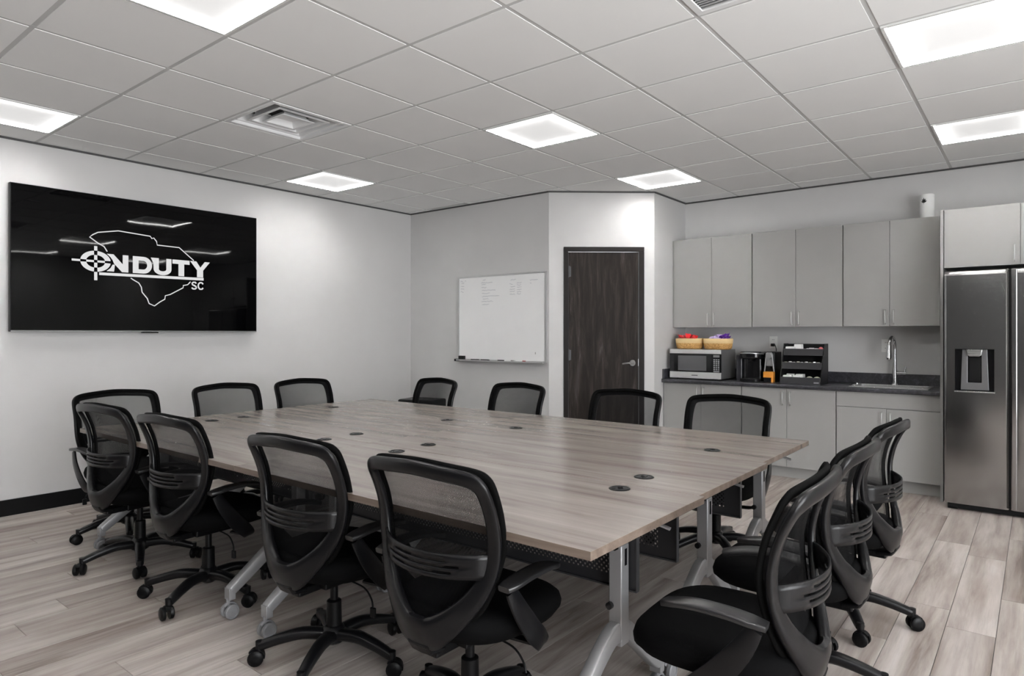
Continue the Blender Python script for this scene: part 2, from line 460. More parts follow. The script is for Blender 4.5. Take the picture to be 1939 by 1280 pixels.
for a in range(amin+1, amax+1):
    x = OX+a*T
    for y0, y1 in inside_spans(x, 0):
        MB().box(x-.0125, x+.0125, y0, y1, ZC+.0025, ZC+.04).build('ceiling_runner', GRID, ceil_o, 0)
for b in range(bmin+1, bmax+1):
    y = OY+b*T
    for x0, x1 in inside_spans(y, 1):
        MB().box(x0, x1, y-.0125, y+.0125, ZC+.0028, ZC+.0395).build('ceiling_runner', GRID, ceil_o, 0)

# floor planks (long side along the room's depth)
fl = tag(MB().box(XL-.1, XR+.1, YF-.1, YK+.1, -.08, -.006).build('floor', BLACKM, smooth=0), kind='structure')
PW, PL = .1825, 1.22
far = MB(); plank0 = None
px = XL+.0005; row = 0
while px < XR:
    x1 = min(px+PW, XR); off = (row*.437+.13*(row % 3)) % 1.0
    yy = YF-off*PL
    while yy < YK:
        ya, yb = max(yy, YF), min(yy+PL, YK)
        if yb-ya > .02:
            vis = px < .22 and yb > .62 and not (yb < 1.2 and px > -.5) and ya < 6.5 and not (ya > YB+.4 and px < JX2-.2) 
            if vis:
                if yb-ya > PL-1e-4 and x1-px > PW-1e-4:
                    if plank0 is None:
                        plank0 = MB().box(.0011, PW-.0011, .0011, PL-.0011, -.006, 0).build('floor_plank', FLOORM, fl, 0, .0006, 1); o = plank0
                    else: o = plank0.copy(); COL.objects.link(o)
                else: o = MB().box(.0011, x1-px-.0011, .0011, yb-ya-.0011, -.006, 0).build('floor_plank', FLOORM, fl, 0, .0006, 1)
                o.location = (px, ya, 0)
            else: far.box(px+.0007, x1-.0007, ya+.0007, yb-.0007, -.006, 0)
        yy += PL
    px += PW; row += 1
tag(far.build('floor_plank', FLOORM, fl, 0), kind='stuff')

# ------------------------------------------------------------------ ceiling lights, vent and grille
LAB = {(-4, -2): 'square LED ceiling panel at left edge, cut by the frame above the television',
       (0, -2): 'large square LED ceiling panel cut by top edge of the picture, left of centre',
       (-4, 2): 'small square LED ceiling panel nearest the far left room corner',
       (0, 2): 'square LED ceiling panel in the middle of the ceiling right of the air vent',
       (0, 5): 'square LED ceiling panel in front of the angled door wall',
       (4, 2): 'large square LED ceiling panel at top right corner of the picture',
       (4, 5): 'square LED ceiling panel above the stainless refrigerator, cut by right edge'}
def make_light():
    t = thing('ceiling_light', '', 'ceiling light', (0, 0, 0), 0, 'square LED ceiling panels')
    r = T/2-gp
    fr = MB()
    for x0, x1, y0, y1 in ((-r, r, -r, -r+.014), (-r, r, r-.014, r), (-r, -r+.014, -r+.014, r-.014), (r-.014, r, -r+.014, r-.014)): fr.box(x0, x1, y0, y1, -.006, .03)
    fr.build('light_frame', WHITE, t, 0)
    q = r-.0135
    MB().box(-q, q, -q, q, .000, .012).build('diffuser', LIT, t, 0)
    return t
l0 = make_light(); first = True
for a, b in lights:
    x, y = OX+(a+.5)*T, OY+(b+.5)*T
    if x > XR-.3 or y < YF+.3 or (a == -4 and b == 5): continue
    o = l0 if first else copy_tree(l0); first = False
    o.location = (x, y, ZC)
    o['label'] = LAB.get((a, b), 'square LED ceiling panel outside the view, behind the camera')
# supply diffuser: nested square cones
METALW = mat('vent_enamel_white', (.86, .86, .86, 1), .32); VDARK = mat('duct_dark', (.03, .03, .03, 1), .7)
v = thing('air_diffuser', 'square stepped louvre air vent in the ceiling above the television', 'vent', (OX+(vent[0]+.5)*T, OY+(vent[1]+.5)*T, ZC))
r = T/2-gp
fr = MB()
for x0, x1, y0, y1 in ((-r, r, -r, -r+.03), (-r, r, r-.03, r), (-r, -r+.03, -r+.03, r-.03), (r-.03, r, -r+.03, r-.03)): fr.box(x0, x1, y0, y1, -.003, .006)
fr.build('vent_frame', METALW, v, 0, .001)
hs = MB()
for sx, sy in ((1, 0), (-1, 0), (0, 1), (0, -1)):
    if sx: hs.box(sx*(r-.03), sx*(r-.026), -r+.03, r-.03, .004, .098)
    else: hs.box(-r+.03, r-.03, sy*(r-.03), sy*(r-.026), .004, .098)
hs.build('vent_box', METALW, v, 0)
MB().box(-r+.03, r-.03, -r+.03, r-.03, .092, .097).build('duct_opening', VDARK, v, 0)
def cone(name, r0, z0, r1, z1, lip, closed=False):
    m = MB(); t_ = .003
    def ringv(rr, z): return [(-rr, -rr, z), (rr, -rr, z), (rr, rr, z), (-rr, rr, z)]
    lv = [ringv(r0, z0), ringv(r0-lip, z0), ringv(r1, z1)]
    up = [ringv(r0, z0+t_), ringv(r0-lip, z0+t_), ringv(r1, z1+t_)]
    vs = sum(lv, [])+sum(up, [])
    fs = []
    for i in range(2):
        for k in range(4):
            k2 = (k+1) % 4; fs.append((i*4+k, i*4+k2, (i+1)*4+k2, (i+1)*4+k)); fs.append((12+i*4+k, 12+(i+1)*4+k, 12+(i+1)*4+k2, 12+i*4+k2))
    for k in range(4):
        k2 = (k+1) % 4; fs.append((k, 12+k, 12+k2, k2))
        if not closed: fs.append((8+k, 8+k2, 20+k2, 20+k))
    if closed: fs.append((8, 9, 10, 11)); fs.append((23, 22, 21, 20))
    m.add(vs, fs); return m.build(name, METALW, v, 0)
cone('louvre', .262, .016, .215, .070, .022)
cone('louvre', .192, .010, .150, .064, .022)
cone('louvre', .120, .004, .078, .040, .018, True)
br = MB()
for sx in (1, -1):
    for sy in (1, -1): br.sweep([(sx*.08, sy*.08, .045), (sx*.18, sy*.18, .075), (sx*.255, sy*.255, .085)], (0, 0, 1), .018, .004)
br.build('bracket', METALW, v)
gr_ = thing('return_grille', 'pale return air grille cut by top edge of the picture', 'vent', (OX+(grille[0]+.5)*T, OY+(grille[1]+.5)*T, ZC))
fr = MB()
for x0, x1, y0, y1 in ((-r, r, -r, -r+.03), (-r, r, r-.03, r), (-r, -r+.03, -r+.03, r-.03), (r-.03, r, -r+.03, r-.03)): fr.box(x0, x1, y0, y1, -.003, .006)
fr.build('grille_frame', METALW, gr_, 0, .001)
sl = MB()
for k in range(26):
    y = -r+.04+k*(2*r-.08)/25
    sl.add([(-r+.03, y, .002), (r-.03, y, .002), (r-.03, y+.012, .014), (-r+.03, y+.012, .014), (-r+.03, y, .0035), (r-.03, y, .0035), (r-.03, y+.012, .0155), (-r+.03, y+.012, .0155)],
           [(0,3,2,1),(4,5,6,7),(0,1,5,4),(1,2,6,5),(2,3,7,6),(3,0,4,7)])
tag(sl.build('grille_blades', METALW, gr_, 0), kind='stuff')
MB().box(-r+.03, r-.03, -r+.03, r-.03, .03, .034).build('grille_backing', GREYP, gr_, 0)

# ------------------------------------------------------------------ tables
TZ = .732; TT = .026; LX, LY = 1.829, .762
def slotted_disc():
    m = MB(); m.lathe([(.040, 0), (.040, .003), (.037, .0045), (.033, .0045), (.033, .003), (.0, .003)], 28)
    m.box(-.012, .012, -.034, -.016, .003, .0052); return m
def make_table():
    # local origin at the floor under the centre of the top; +y = the modesty panel side
    t = thing('training_table', '', 'table', (0, 0, 0), 0, 'six tables pushed into one conference table')
    tp = MB(); h = .0006
    tp.box(-LX/2+h, LX/2-h, -LY/2+h, LY/2-h, TZ-TT, TZ)
    for i in range(6): tp.m[i] = 0 if i < 2 else 1
    tp.build('tabletop', [TOPM, EDGEM], t, 0, .0015, 2)
    for sx in (-.62, .62):
        g_ = slotted_disc().build('cable_grommet', BLACKM, t, loc=(sx, .28, TZ-.0005))
        MB().box(-.011, .011, -.006, .012, .0035, .0055).build('cable_slot', BLACKG, g_)
    for sx in (-1, 1):
        X = sx*(LX/2-.155)
        # bracket under the top: tapered arm with black end cap
        PY = .045; U0 = TZ-TT
        b = MB(); b.prism([(PY-.075, U0), (PY+.235, U0), (PY+.215, U0-.014), (PY+.11, U0-.055), (PY+.034, U0-.088), (PY-.040, U0-.088), (PY-.052, U0-.050), (PY-.075, U0-.012)], X-.020, X+.020, 'x')
        bo = b.build('top_bracket', LEGM, t, 0, .004)
        MB().box(X-.022, X+.022, PY-.066, PY-.042, U0-.092, U0-.052).build('end_cap', BLACKG, bo, 0, .002)
        p = MB(); p.prism([(X-.024, PY-.028), (X+.024, PY-.028), (X+.024, PY+.022), (X+.012, PY+.030), (X-.012, PY+.030), (X-.024, PY+.022)], .29, U0-.086)
        po = p.build('post', LEGM, t, 20, .004)
        sl_ = MB(); sl_.box(X+.0235, X+.0255, PY-.007, PY+.007, U0-.155, U0-.10); sl_.build('post_slot', BLACKG, po, 0, .003)
        MB().cyl((X-.016, PY-.027, .42), (X-.016, PY-.042, .42), .012, n=10).build('knob', BLACKG, po)
        lv = MB(); lv.sweep(crv([(X+.015*sx, .17, TZ-TT-.040), (X+.07*sx, .18, TZ-TT-.042), (X+.115*sx, .185, TZ-TT-.052)], 4), (0, 0, 1), .018, .010)
        lv.build('release_lever', SILV, t)
        for sy in (-1, 1):
            pts = crv([(X, PY*.6, .335), (X, sy*.07+PY*.5, .315), (X, sy*.275, .155), (X, sy*.318, .125)], 5)
            ft = MB(); ft.sweep(pts, (0, 0, 1), .046, [.072-.030*i/(len(pts)-1) for i in range(len(pts))], e=.45, n=12)
            ft.box(X-.022, X+.022, sy*.318-.014, sy*.318+.018, .088, .142)
            ft.build('foot', LEGM, t, 30, .002)
            ca = MB(); ca.cyl((X, sy*.325, .062), (X, sy*.325, .096), .009, n=10)
            ca.sweep(crv([(X, sy*.325-.020, .060), (X, sy*.325, .074), (X, sy*.325+.026, .066), (X, sy*.325+.040, .048)], 3), (0, 0, 1), .020, .010)
            co = ca.build('caster', WHEELG, t)
            for q in (-1, 1):
                wl = MB(); c0 = Vector((X+q*.011, sy*.325+.008, .0345))
                Mx = Matrix.Translation(c0) @ Matrix.Rotation(q*PI/2, 4, 'Y')
                wl.lathe([(.028, 0), (.0335, .002), (.0335, .014), (.029, .018), (.024, .018), (.023, .015), (.006, .016), (0, .017)], 24, Mx)
                wl.build('wheel', WHEELG, co)
    return t
tab0 = make_table()
# panel hangs parallel to the top, its place differs between the rows
rows = [(1.872, -.925, PI, .078), (2.637, -.946, 0, -.335), (3.402, -.968, 0, -.368)]
tl = {(0, 0): 'wood laminate table nearest the camera at the right, near corner of the big table', (0, 1): 'wood laminate table in the near row at the left, behind the first black mesh chairs',
      (1, 0): 'middle-row wood laminate table at the right end of the big table', (1, 1): 'middle-row wood laminate table at the left end of the big table',
      (2, 0): 'far-row wood laminate table at the right, closest to the kitchen cabinets', (2, 1): 'far-row wood laminate table at the left, closest to the whiteboard'}
firstt = True
def panel(parent, yloc):
    # folded steel sheet, 1.52 m wide
    W_, z0, z1 = 1.62, .462, TZ-TT-.002
    m = MB(); n = 1; hw = W_/2
    vs = [(-hw, yloc, z0), (hw, yloc, z0), (hw, yloc, z1), (-hw, yloc, z1)]
    m.add(vs, [(0, 1, 2, 3)], 0, None, [(0, 0), (W_, 0), (W_, z1-z0), (0, z1-z0)])
    o = m.build('modesty_panel', PERF, parent, 0)
    so = o.modifiers.new('s', 'SOLIDIFY'); so.thickness = .0015
    e = MB(); e.box(-hw, hw, yloc-.010, yloc+.010, z0-.004, z0+.001); e.box(hw-.002, hw+.001, yloc-.010, yloc+.010, z0, z1); e.box(-hw-.001, -hw+.002, yloc-.010, yloc+.010, z0, z1)
    e.build('panel_flange', LEGD, o, 0)
for ri, (yc, xr, rz, py) in enumerate(rows):
    for ci in (0, 1):
        o = tab0 if firstt else copy_tree(tab0)
        if firstt: firstt = False
        o.location = (xr-LX/2-ci*LX, yc, 0); o.rotation_euler = (0, 0, 0); o['label'] = tl[(ri, ci)]
        # row one has its cable grommets on the far side, the others on the near side
        for ch in o.children:
            if ch.name.startswith('cable_grommet'):
                ch.location.y = .295 if ri == 0 else -.235
                ch.rotation_euler.z = random.uniform(-1.2, 1.2)
TABS = [o for o in COL.objects if o.name.startswith('training_table')]
for o in TABS:
    ri = min(range(3), key=lambda k: abs(rows[k][0]-o.location.y)); panel(o, rows[ri][3])

# ------------------------------------------------------------------ chairs (local: +y forward, origin under the post)
YS = [(.30, -.245), (.38, -.235), (.45, -.210), (.54, -.178), (.62, -.158), (.70, -.155), (.78, -.172), (.84, -.198), (.90, -.232)]
def yring(x, z): return smooth_tab(YS, z)-.030*(1-min(1, abs(x)/.245)**2)*max(0, min(1, (z-.60)/.2))
YP = [(.40, -.150), (.46, -.150), (.54, -.140), (.62, -.132), (.70, -.130), (.78, -.146), (.84, -.170), (.92, -.205)]
def ypad(x, z): return smooth_tab(YP, z)-.035*(1-min(1, abs(x)/.245)**2)
def make_chair():
    t = thing('office_chair', '', 'chair', (0, 0, 0), 0, 'black mesh-back task chairs around the table')
    # rear frame: closed loop widening into the shell at its foot
    half = [(0, .908, .044), (.10, .903, .044), (.196, .894, .044), (.231, .878, .045), (.240, .842, .045), (.241, .77, .044), (.240, .69, .046), (.229, .62, .050), (.197, .55, .060), (.150, .49, .070), (.097, .440, .086), (.048, .408, .104), (0, .400, .112)]
    loop = half+[(-x, z, w_) for x, z, w_ in half[-2:0:-1]]
    c = crv(loop, 4, True)
    pts = [(x, yring(x, z), z) for x, z, w_ in c]
    th = [.022+.016*max(0, min(1, (.60-z)/.15)) for x, z, w_ in c]
    nr = []
    for x, z, w_ in c: nr.append((x*.55*(1 if z > .5 else .3), -1, -.25 if z < .5 else 0))
    MB().sweep(pts, nr, [w_ for *_, w_ in c], th, True, 12, e=.62).build('back_frame', PLAST, t, 50)
    # fabric rim and mesh
    ph = [(0, .922), (.10, .917), (.204, .907), (.239, .890), (.249, .850), (.248, .76), (.246, .68), (.228, .60), (.205, .53), (.17, .475), (.11, .445), (0, .438)]
    pl = crv(ph+[(-x, z) for x, z in ph[-2:0:-1]], 4, True)
    MB().sweep([(x, ypad(x, z)+.004, z) for x, z in pl], [(x*.6, -1, 0) for x, z in pl], .026, .017, True, 8, e=.8).build('back_trim', TRIMF, t, 60)
    hwt = sorted([(z, x) for x, z in crv(ph, 6) if x >= 0]); m = MB(); vs = []; uv = []; nz, nx = 26, 16; zz = [.443+(.917-.443)*i/nz for i in range(nz+1)]
    for z in zz:
        hw = lerp_tab(hwt, z)
        for k in range(nx+1):
            x = hw*(2*k/nx-1); vs.append((x, ypad(x, z), z)); uv.append((x, z))
    fs = [(i*(nx+1)+k, i*(nx+1)+k+1, (i+1)*(nx+1)+k+1, (i+1)*(nx+1)+k) for i in range(nz) for k in range(nx)]
    m.add(vs, fs, 0, None, uv); mo = m.build('mesh_back', MESHF, t, 180); so = mo.modifiers.new('s', 'SOLIDIFY'); so.thickness = .0014; so.use_rim = False; so.offset = 0
    # slotted lumbar strap
    xs = [-.232, -.19, -.150, -.128, -.11, -.094, -.05, -.012, .012, .05, .094, .11, .128, .15, .19, .232]
    zs = [0, .014, .0225, .0315, .040, .049, .0575, .073]
    def slot(i, j):
        xa = (abs(xs[i])+abs(xs[i+1]))/2
        if xa < .012 or j not in (1, 3, 5): return False
        return xa < (.150 if j == 3 else .110 if j == 5 else .128)
    m = MB(); vs = []; n_ = len(xs)
    for dz_ in zs:
        for x in xs: vs.append((x, -.158-.088*(1-(abs(x)/.232)**2.2), .592+dz_+.006*(1-(x/.232)**2)*(-1)))
    fs = [(j*n_+i, j*n_+i+1, (j+1)*n_+i+1, (j+1)*n_+i) for j in range(len(zs)-1) for i in range(n_-1) if not slot(i, j)]
    m.add(vs, fs); o = m.build('lumbar_strap', PLAST, t, 40); so = o.modifiers.new('s', 'SOLIDIFY'); so.thickness = .007; so.offset = 0
    # seat cushion
    m = MB(); vs = []; n_ = 40
    def rim(a, k):
        c_, s_ = math.cos(a), math.sin(a); e_ = .62
        x = .252*math.copysign(abs(c_)**e_, c_); y = .25*math.copysign(abs(s_)**e_, s_)
        if s_ < 0: x *= 1-.12*(-s_)
        return x*k, y*k+.035
    prof = [(.30, -.050), (.80, -.048), (.93, -.036), (.99, -.012), (1.0, .006), (.975, .026), (.90, .040), (.74, .044), (.5, .040), (.25, .037)]
    for k, z in prof:
        for i in range(n_):
            a = 2*PI*i/n_; x, y = rim(a, k)
            zf = -.018*max(0, (y-.12)/.16)**2*1.0 + .012*max(0, (-y-.05)/.16)
            vs.append((x, y, .418+z+(zf if z > -.03 else 0)))
    fs = [(j*n_+i, j*n_+(i+1) % n_, (j+1)*n_+(i+1) % n_, (j+1)*n_+i) for j in range(len(prof)-1) for i in range(n_)]
    fs += [tuple(range(n_))[::-1], tuple((len(prof)-1)*n_+i for i in range(n_))]
    m.add(vs, fs); m.build('seat', SEATF, t, 60)
    # armrests
    for s in (-1, 1):
        m = MB()
        bl = crv([(s*.275, -.125, .560), (s*.281, -.085, .490), (s*.276, -.02, .410), (s*.262, .045, .350), (s*.225, .070, .325), (s*.12, .060, .322)], 5)
        k_ = len(bl)-1
        nr = [(1, 0, 0) if i < 3*5 else (max(0, 1-(i-15)/6), 0, -s*.0-min(1, (i-15)/6)*s) for i in range(len(bl))]
        m.sweep(bl, nr, [.042+.030*math.sin(PI*min(1, i/k_*1.2)) for i in range(len(bl))], .017, n=10, e=.7)
        ao = m.build('armrest', PLAST, t, 50)
        p = MB(); pp = crv([(s*.272, -.155, .572), (s*.274, -.06, .585), (s*.268, .04, .584), (s*.252, .125, .566)], 6)
        p.sweep(pp, (0, 0, 1), [.036+.028*min(1, (i+1)/4)*min(1, (len(pp)-i+1)/5) for i in range(len(pp))], .018, n=16, e=.42)
        p.build('arm_pad', PADM, ao, 50)
    # mechanism, spine from the shell to the mechanism, gas lift, lever
    m = MB(); m.box(-.085, .085, -.11, .12, .325, .362); m.box(-.045, .045, -.20, .02, .318, .348)
    m.sweep([(0, -.16, .335), (0, -.215, .345), (0, -.232, .375)], (0, 0, 1), .10, .028); m.build('tilt_mechanism', PLAST2, t, 0, .006)
    m = MB(); m.sweep(crv([(.09, .0, .335), (.19, -.01, .330), (.235, -.015, .30), (.25, -.02, .27)], 5), (0, 0, 1), .007, .007, n=8, e=1)
    lo = m.build('height_lever', PLAST2, t); q = MB(); q.box(.238, .262, -.026, -.014, .235, .272); q.build('lever_grip', PLAST2, lo, 0, .003)
    m = MB(); m.lathe([(.031, .115), (.029, .235), (.026, .238), (.0155, .240), (.0155, .335)], 20); m.build('gas_lift', PLAST2, t)
    b = MB(); b.lathe([(.030, .066), (.046, .078), (.048, .118), (.036, .136), (.030, .140)], 20); bo = b.build('base_hub', PLAST, t)
    for k in range(5):
        R = Matrix.Rotation(2*PI*k/5, 3, 'Z')
        m = MB(); pts = crv([(.03, 0, .104), (.12, 0, .112), (.20, 0, .098), (.262, 0, .080), (.285, 0, .072)], 4)
        m.sweep([tuple(R @ Vector(p)) for p in pts], (0, 0, 1), [.058-.022*i/(len(pts)-1) for i in range(len(pts))], [.046-.012*i/(len(pts)-1) for i in range(len(pts))], n=10, e=.7)
        m.cyl(R @ Vector((.288, 0, .092)), R @ Vector((.288, 0, .050)), .015, .014, 12)
        m.build('base_leg', PLAST, bo, 50)
    for k in range(5):
        R4 = Matrix.Rotation(2*PI*k/5, 4, 'Z') @ Matrix.Translation((.300, 0, .0305)) @ Matrix.Rotation(.5+k*.9, 4, 'Z')
        co = None
        hd = MB(); n_ = 9; prof2 = [(.034*math.cos(a), .034*math.sin(a)) for a in [PI*(-.08+i/8*.88) for i in range(n_)]]
        ins = [(.024*math.cos(a), .024*math.sin(a)) for a in [PI*(-.08+i/8*.88) for i in range(n_)]][::-1]
        hd.prism([(x, z) for x, z in prof2+ins], -.009, .009, 'y', 0, R4)
        hd.lathe([(.011, .020), (.011, .034)], 10, R4)
        co = hd.build('caster', PLAST2, t, 40)
        for q_ in (-1, 1):
            wl = MB(); wl.lathe([(.0295, 0), (.0305, .002), (.0305, .014), (.024, .019), (.009, .020)], 18, R4 @ Matrix.Translation((0, q_*.0095, 0)) @ Matrix.Rotation(-q_*PI/2, 4, 'X'))
            wl.build('wheel', PLAST2, co)
    return t
ch0 = make_chair()
def D(a): return math.radians(a)
# x, y, facing (0 = +y), star offset, label
chairs = [
 (-4.04, 1.620, 5, 'black mesh chair on near side of table, leftmost of the four seen from behind'),
 (-3.26, 1.630, 4, 'black mesh chair on near side of table, second from left of four seen from behind'),
 (-2.22, 1.625, 3, 'black mesh chair on near side of table, third from left, seen from behind'),
 (-1.475, 1.620, 0, 'largest black mesh chair, on near side of table by its near corner'),
 (-4.66, 1.800, -90, 'black mesh chair at left end of table, under the television, farthest left'),
 (-4.66, 2.570, -90, 'black mesh chair at left end of table, middle of the three there'),
 (-4.66, 3.240, -90, 'black mesh chair at left end of table, nearest the far room corner'),
 (-4.05, 3.800, 172, 'black mesh chair on far side of table near room corner, black box behind it'),
 (-3.15, 3.800, 176, 'black mesh chair on far side of table just below the whiteboard'),
 (-2.20, 3.800, 180, 'black mesh chair on far side of table directly before the dark door'),
 (-1.50, 3.820, 180, 'black mesh chair on far side of table before the lower kitchen cabinets'),
 (-.700, 1.955, 93, 'black mesh chair at right end of table, nearest the camera, seat in full view'),
 (-.715, 2.625, 90, 'black mesh chair at right end of table, middle of the three there'),
 (-.720, 3.340, 87, 'black mesh chair at right end of table, farthest of three, closest to the fridge'),
]
star = {0: -22, 1: 10, 2: 12, 3: 20, 12: 10, 13: 10, 11: 50}
for i, (x, y, a, lab) in enumerate(chairs):
    o = ch0 if i == 0 else copy_tree(ch0)
    o.location = (x, y, 0); o.rotation_euler = (0, 0, D(a)); o['label'] = lab
    sa = D(star.get(i, (i*31) % 72)-a)
    # turn the five-legged base under the seat
    for ch in o.children:
        if ch.name.startswith(('base_hub', 'caster')): ch.rotation_euler = (0, 0, sa)

# ------------------------------------------------------------------ television
tv = thing('television', 'large black wall-mounted television showing a light crosshair logo', 'television', (XL, 2.372, 1.322))
MB().box(.035, .078, -.948, .948, .004, 1.073).build('tv_body', BLACKM, tv, 0, .004)
MB().box(.078, .0805, -.942, .942, .016, 1.068).build('screen', SCREEN, tv, 0, .0006, 1)
MB().box(.078, .082, -.944, .944, .004, .014).build('bottom_bezel', GREYP, tv, 0)
MB().box(.060, .083, -.065, .065, -.006, .006).build('sensor_bump', BLACKG, tv, 0, .002)
MB().box(-.001, .036, -.30, .30, .30, .80).build('wall_mount', BLACKM, tv, 0)
lg = MB(); TX = .0808
def LP(poly, x=TX, w_=.0006): lg.prism([(y-2.372, z-1.322) for y, z in poly], x, x+w_, 'x')
def line(pts, wd):
    pts = [Vector((y-2.372, z-1.322)) for y, z in pts]; L, R_ = [], []
    for i, p in enumerate(pts):
        a = pts[max(0, i-1)]; b = pts[min(len(pts)-1, i+1)]; d = (b-a).normalized(); n = Vector((-d.y, d.x))
        L.append(p+n*wd/2); R_.append(p-n*wd/2)
    for i in range(len(pts)-1):
        lg.prism([tuple(L[i]), tuple(L[i+1]), tuple(R_[i+1]), tuple(R_[i])], TX, TX+.0006, 'x')
line([(2.051,1.957),(2.029,1.994),(1.984,2.018),(1.928,2.058),(1.95,2.079),(1.986,2.101),(2.131,2.13),(2.371,2.115),(2.385,2.097),(2.399,2.104),(2.422,2.077),(2.427,2.048),(2.606,2.045),(2.73,1.945)], .008)
line([(2.223,1.76),(2.246,1.745),(2.284,1.724),(2.303,1.691),(2.309,1.65),(2.349,1.6),(2.363,1.56),(2.405,1.541),(2.45,1.577),(2.488,1.6),(2.492,1.63),(2.53,1.641),(2.64,1.705),(2.64,1.724),(2.678,1.733),(2.702,1.760)], .008)
# crosshair: elliptic ring cut into quarters, bars broken where they cross it
cy_, cz_ = 1.970, 1.874
def arc(ry, rz, a0, a1, n=14): return [(cy_+ry*math.cos(a0+(a1-a0)*i/n), cz_+rz*math.sin(a0+(a1-a0)*i/n)) for i in range(n+1)]
for q in range(4):
    g0 = .115 if q % 2 == 0 else .13
    a0, a1 = q*PI/2+.12, (q+1)*PI/2-.12
    o_ = arc(.106, .081, a0, a1); i_ = arc(.066, .050, a0+.05, a1-.05)[::-1]
    for k in range(14): LP([o_[k], o_[k+1], i_[13-k], i_[14-k]])
LP([(1.959, 1.957), (1.981, 1.957), (1.981, 1.992), (1.959, 1.992)]); LP([(1.959, 1.885), (1.981, 1.885), (1.981, 1.922), (1.959, 1.922)])
LP([(1.959, 1.826), (1.981, 1.826), (1.981, 1.863), (1.959, 1.863)]); LP([(1.959, 1.727), (1.981, 1.727), (1.981, 1.791), (1.959, 1.791)])
LP([(1.807, 1.866), (1.864, 1.866), (1.864, 1.882), (1.807, 1.882)]); LP([(1.905, 1.866), (1.958, 1.866), (1.958, 1.882), (1.905, 1.882)]); LP([(1.982, 1.866), (2.034, 1.866), (2.034, 1.882), (1.982, 1.882)])
zt, zb = 1.940, 1.803
# N with its left side bitten by the ring
LP([(2.048, zt), (2.096, zt), (2.163, 1.866), (2.163, zt), (2.205, zt), (2.205, zb), (2.158, zb), (2.100, 1.866), (2.100, 1.866), (2.090, 1.892), (2.075, 1.915)])
LP([(2.106, 1.858), (2.100, zb), (2.046, zb), (2.075, 1.830), (2.090, 1.858)])
# D
dd_o = [(2.238, zt), (2.320, zt)]+[(2.320+.066*math.sin(a), (zt+zb)/2+(zt-zb)/2*math.cos(a)) for a in [PI*k/12 for k in range(1, 12)]]+[(2.320, zb), (2.238, zb)]
dd_i = [(2.282, zt-.033), (2.318, zt-.033)]+[(2.318+.030*math.sin(a), (zt+zb)/2+((zt-zb)/2-.033)*math.cos(a)) for a in [PI*k/12 for k in range(1, 12)]]+[(2.318, zb+.033), (2.282, zb+.033)]
for k in range(len(dd_o)): k2 = (k+1) % len(dd_o); LP([dd_o[k], dd_o[k2], dd_i[k2], dd_i[k]])
# U
uc = 2.470; ro, ri = .072, .030
LP([(2.376, zt), (2.440, zt), (2.440, 1.850), (2.398, 1.850), (2.397, 1.895)]); LP([(uc+ri, zt), (uc+ro, zt), (uc+ro, 1.850), (uc+ri, 1.850)])
uo = [(uc-ro*math.cos(a), 1.850-.050*math.sin(a)) for a in [PI*k/14 for k in range(15)]]; ui = [(uc-ri*math.cos(a), 1.850-.017*math.sin(a)) for a in [PI*k/14 for k in range(15)]]
for k in range(14): LP([uo[k], uo[k+1], ui[k+1], ui[k]])
# T, Y, underline
LP([(2.550, zt), (2.694, zt), (2.694, 1.905), (2.550, 1.905)]); LP([(2.600, 1.905), (2.648, 1.905), (2.648, zb), (2.600, zb)])
LP([(2.698, zt), (2.752, zt), (2.788, 1.888), (2.826, zt), (2.872, zt), (2.812, 1.864), (2.812, zb), (2.758, zb), (2.758, 1.864)])
LP([(1.994, 1.769), (2.816, 1.777), (2.816, 1.800), (1.994, 1.790)])
def stroke(pts, wd=.0125): line(pts, wd)
stroke([(2.757-.006, 1.747), (2.744, 1.757), (2.726, 1.757), (2.716, 1.748), (2.718, 1.736), (2.735, 1.729), (2.750, 1.721), (2.752, 1.709), (2.742, 1.700), (2.724, 1.700), (2.712, 1.709)])
stroke([(2.812, 1.745), (2.800, 1.757), (2.784, 1.757), (2.772, 1.745), (2.769, 1.729), (2.772, 1.712), (2.784, 1.700), (2.800, 1.700), (2.812, 1.712)])
lo_ = lg.build('screen_logo', LOGO, tv, 0); lo_['label'] = 'light grey crosshair logo with lettering ON DUTY SC and state outline'

# ------------------------------------------------------------------ whiteboard
wbx0, wbx1, wbz0, wbz1 = -5.010, -3.816, 1.020, 1.935
wb_ = thing('whiteboard', 'white dry-erase board with silver frame and faint handwriting, beside dark door', 'whiteboard', ((wbx0+wbx1)/2, YB, wbz0))
HW, HH = (wbx1-wbx0)/2, wbz1-wbz0
MB().box(-HW+.006, HW-.006, -.016, -.001, .006, HH-.006).build('board_surface', WBOARD, wb_, 0)
m = MB(); m.box(-HW, HW, -.022, 0, 0, .016); m.box(-HW, HW, -.022, 0, HH-.016, HH); m.box(-HW, -HW+.016, -.022, 0, .016, HH-.016); m.box(HW-.016, HW, -.022, 0, .016, HH-.016)
m.build('board_frame', ALU, wb_, 0, .002)
m = MB(); m.box(-HW, HW, -.075, -.02, -.004, .003); m.box(-HW, HW, -.079, -.075, -.004, .010); tr = m.build('marker_tray', ALU, wb_, 0, .001)
MB().box(-HW-.004, -HW+.022, -.082, -.01, -.010, .016).build('tray_end_cap', BLACKM, wb_, 0, .003)
ink = MB(); random.seed(11)
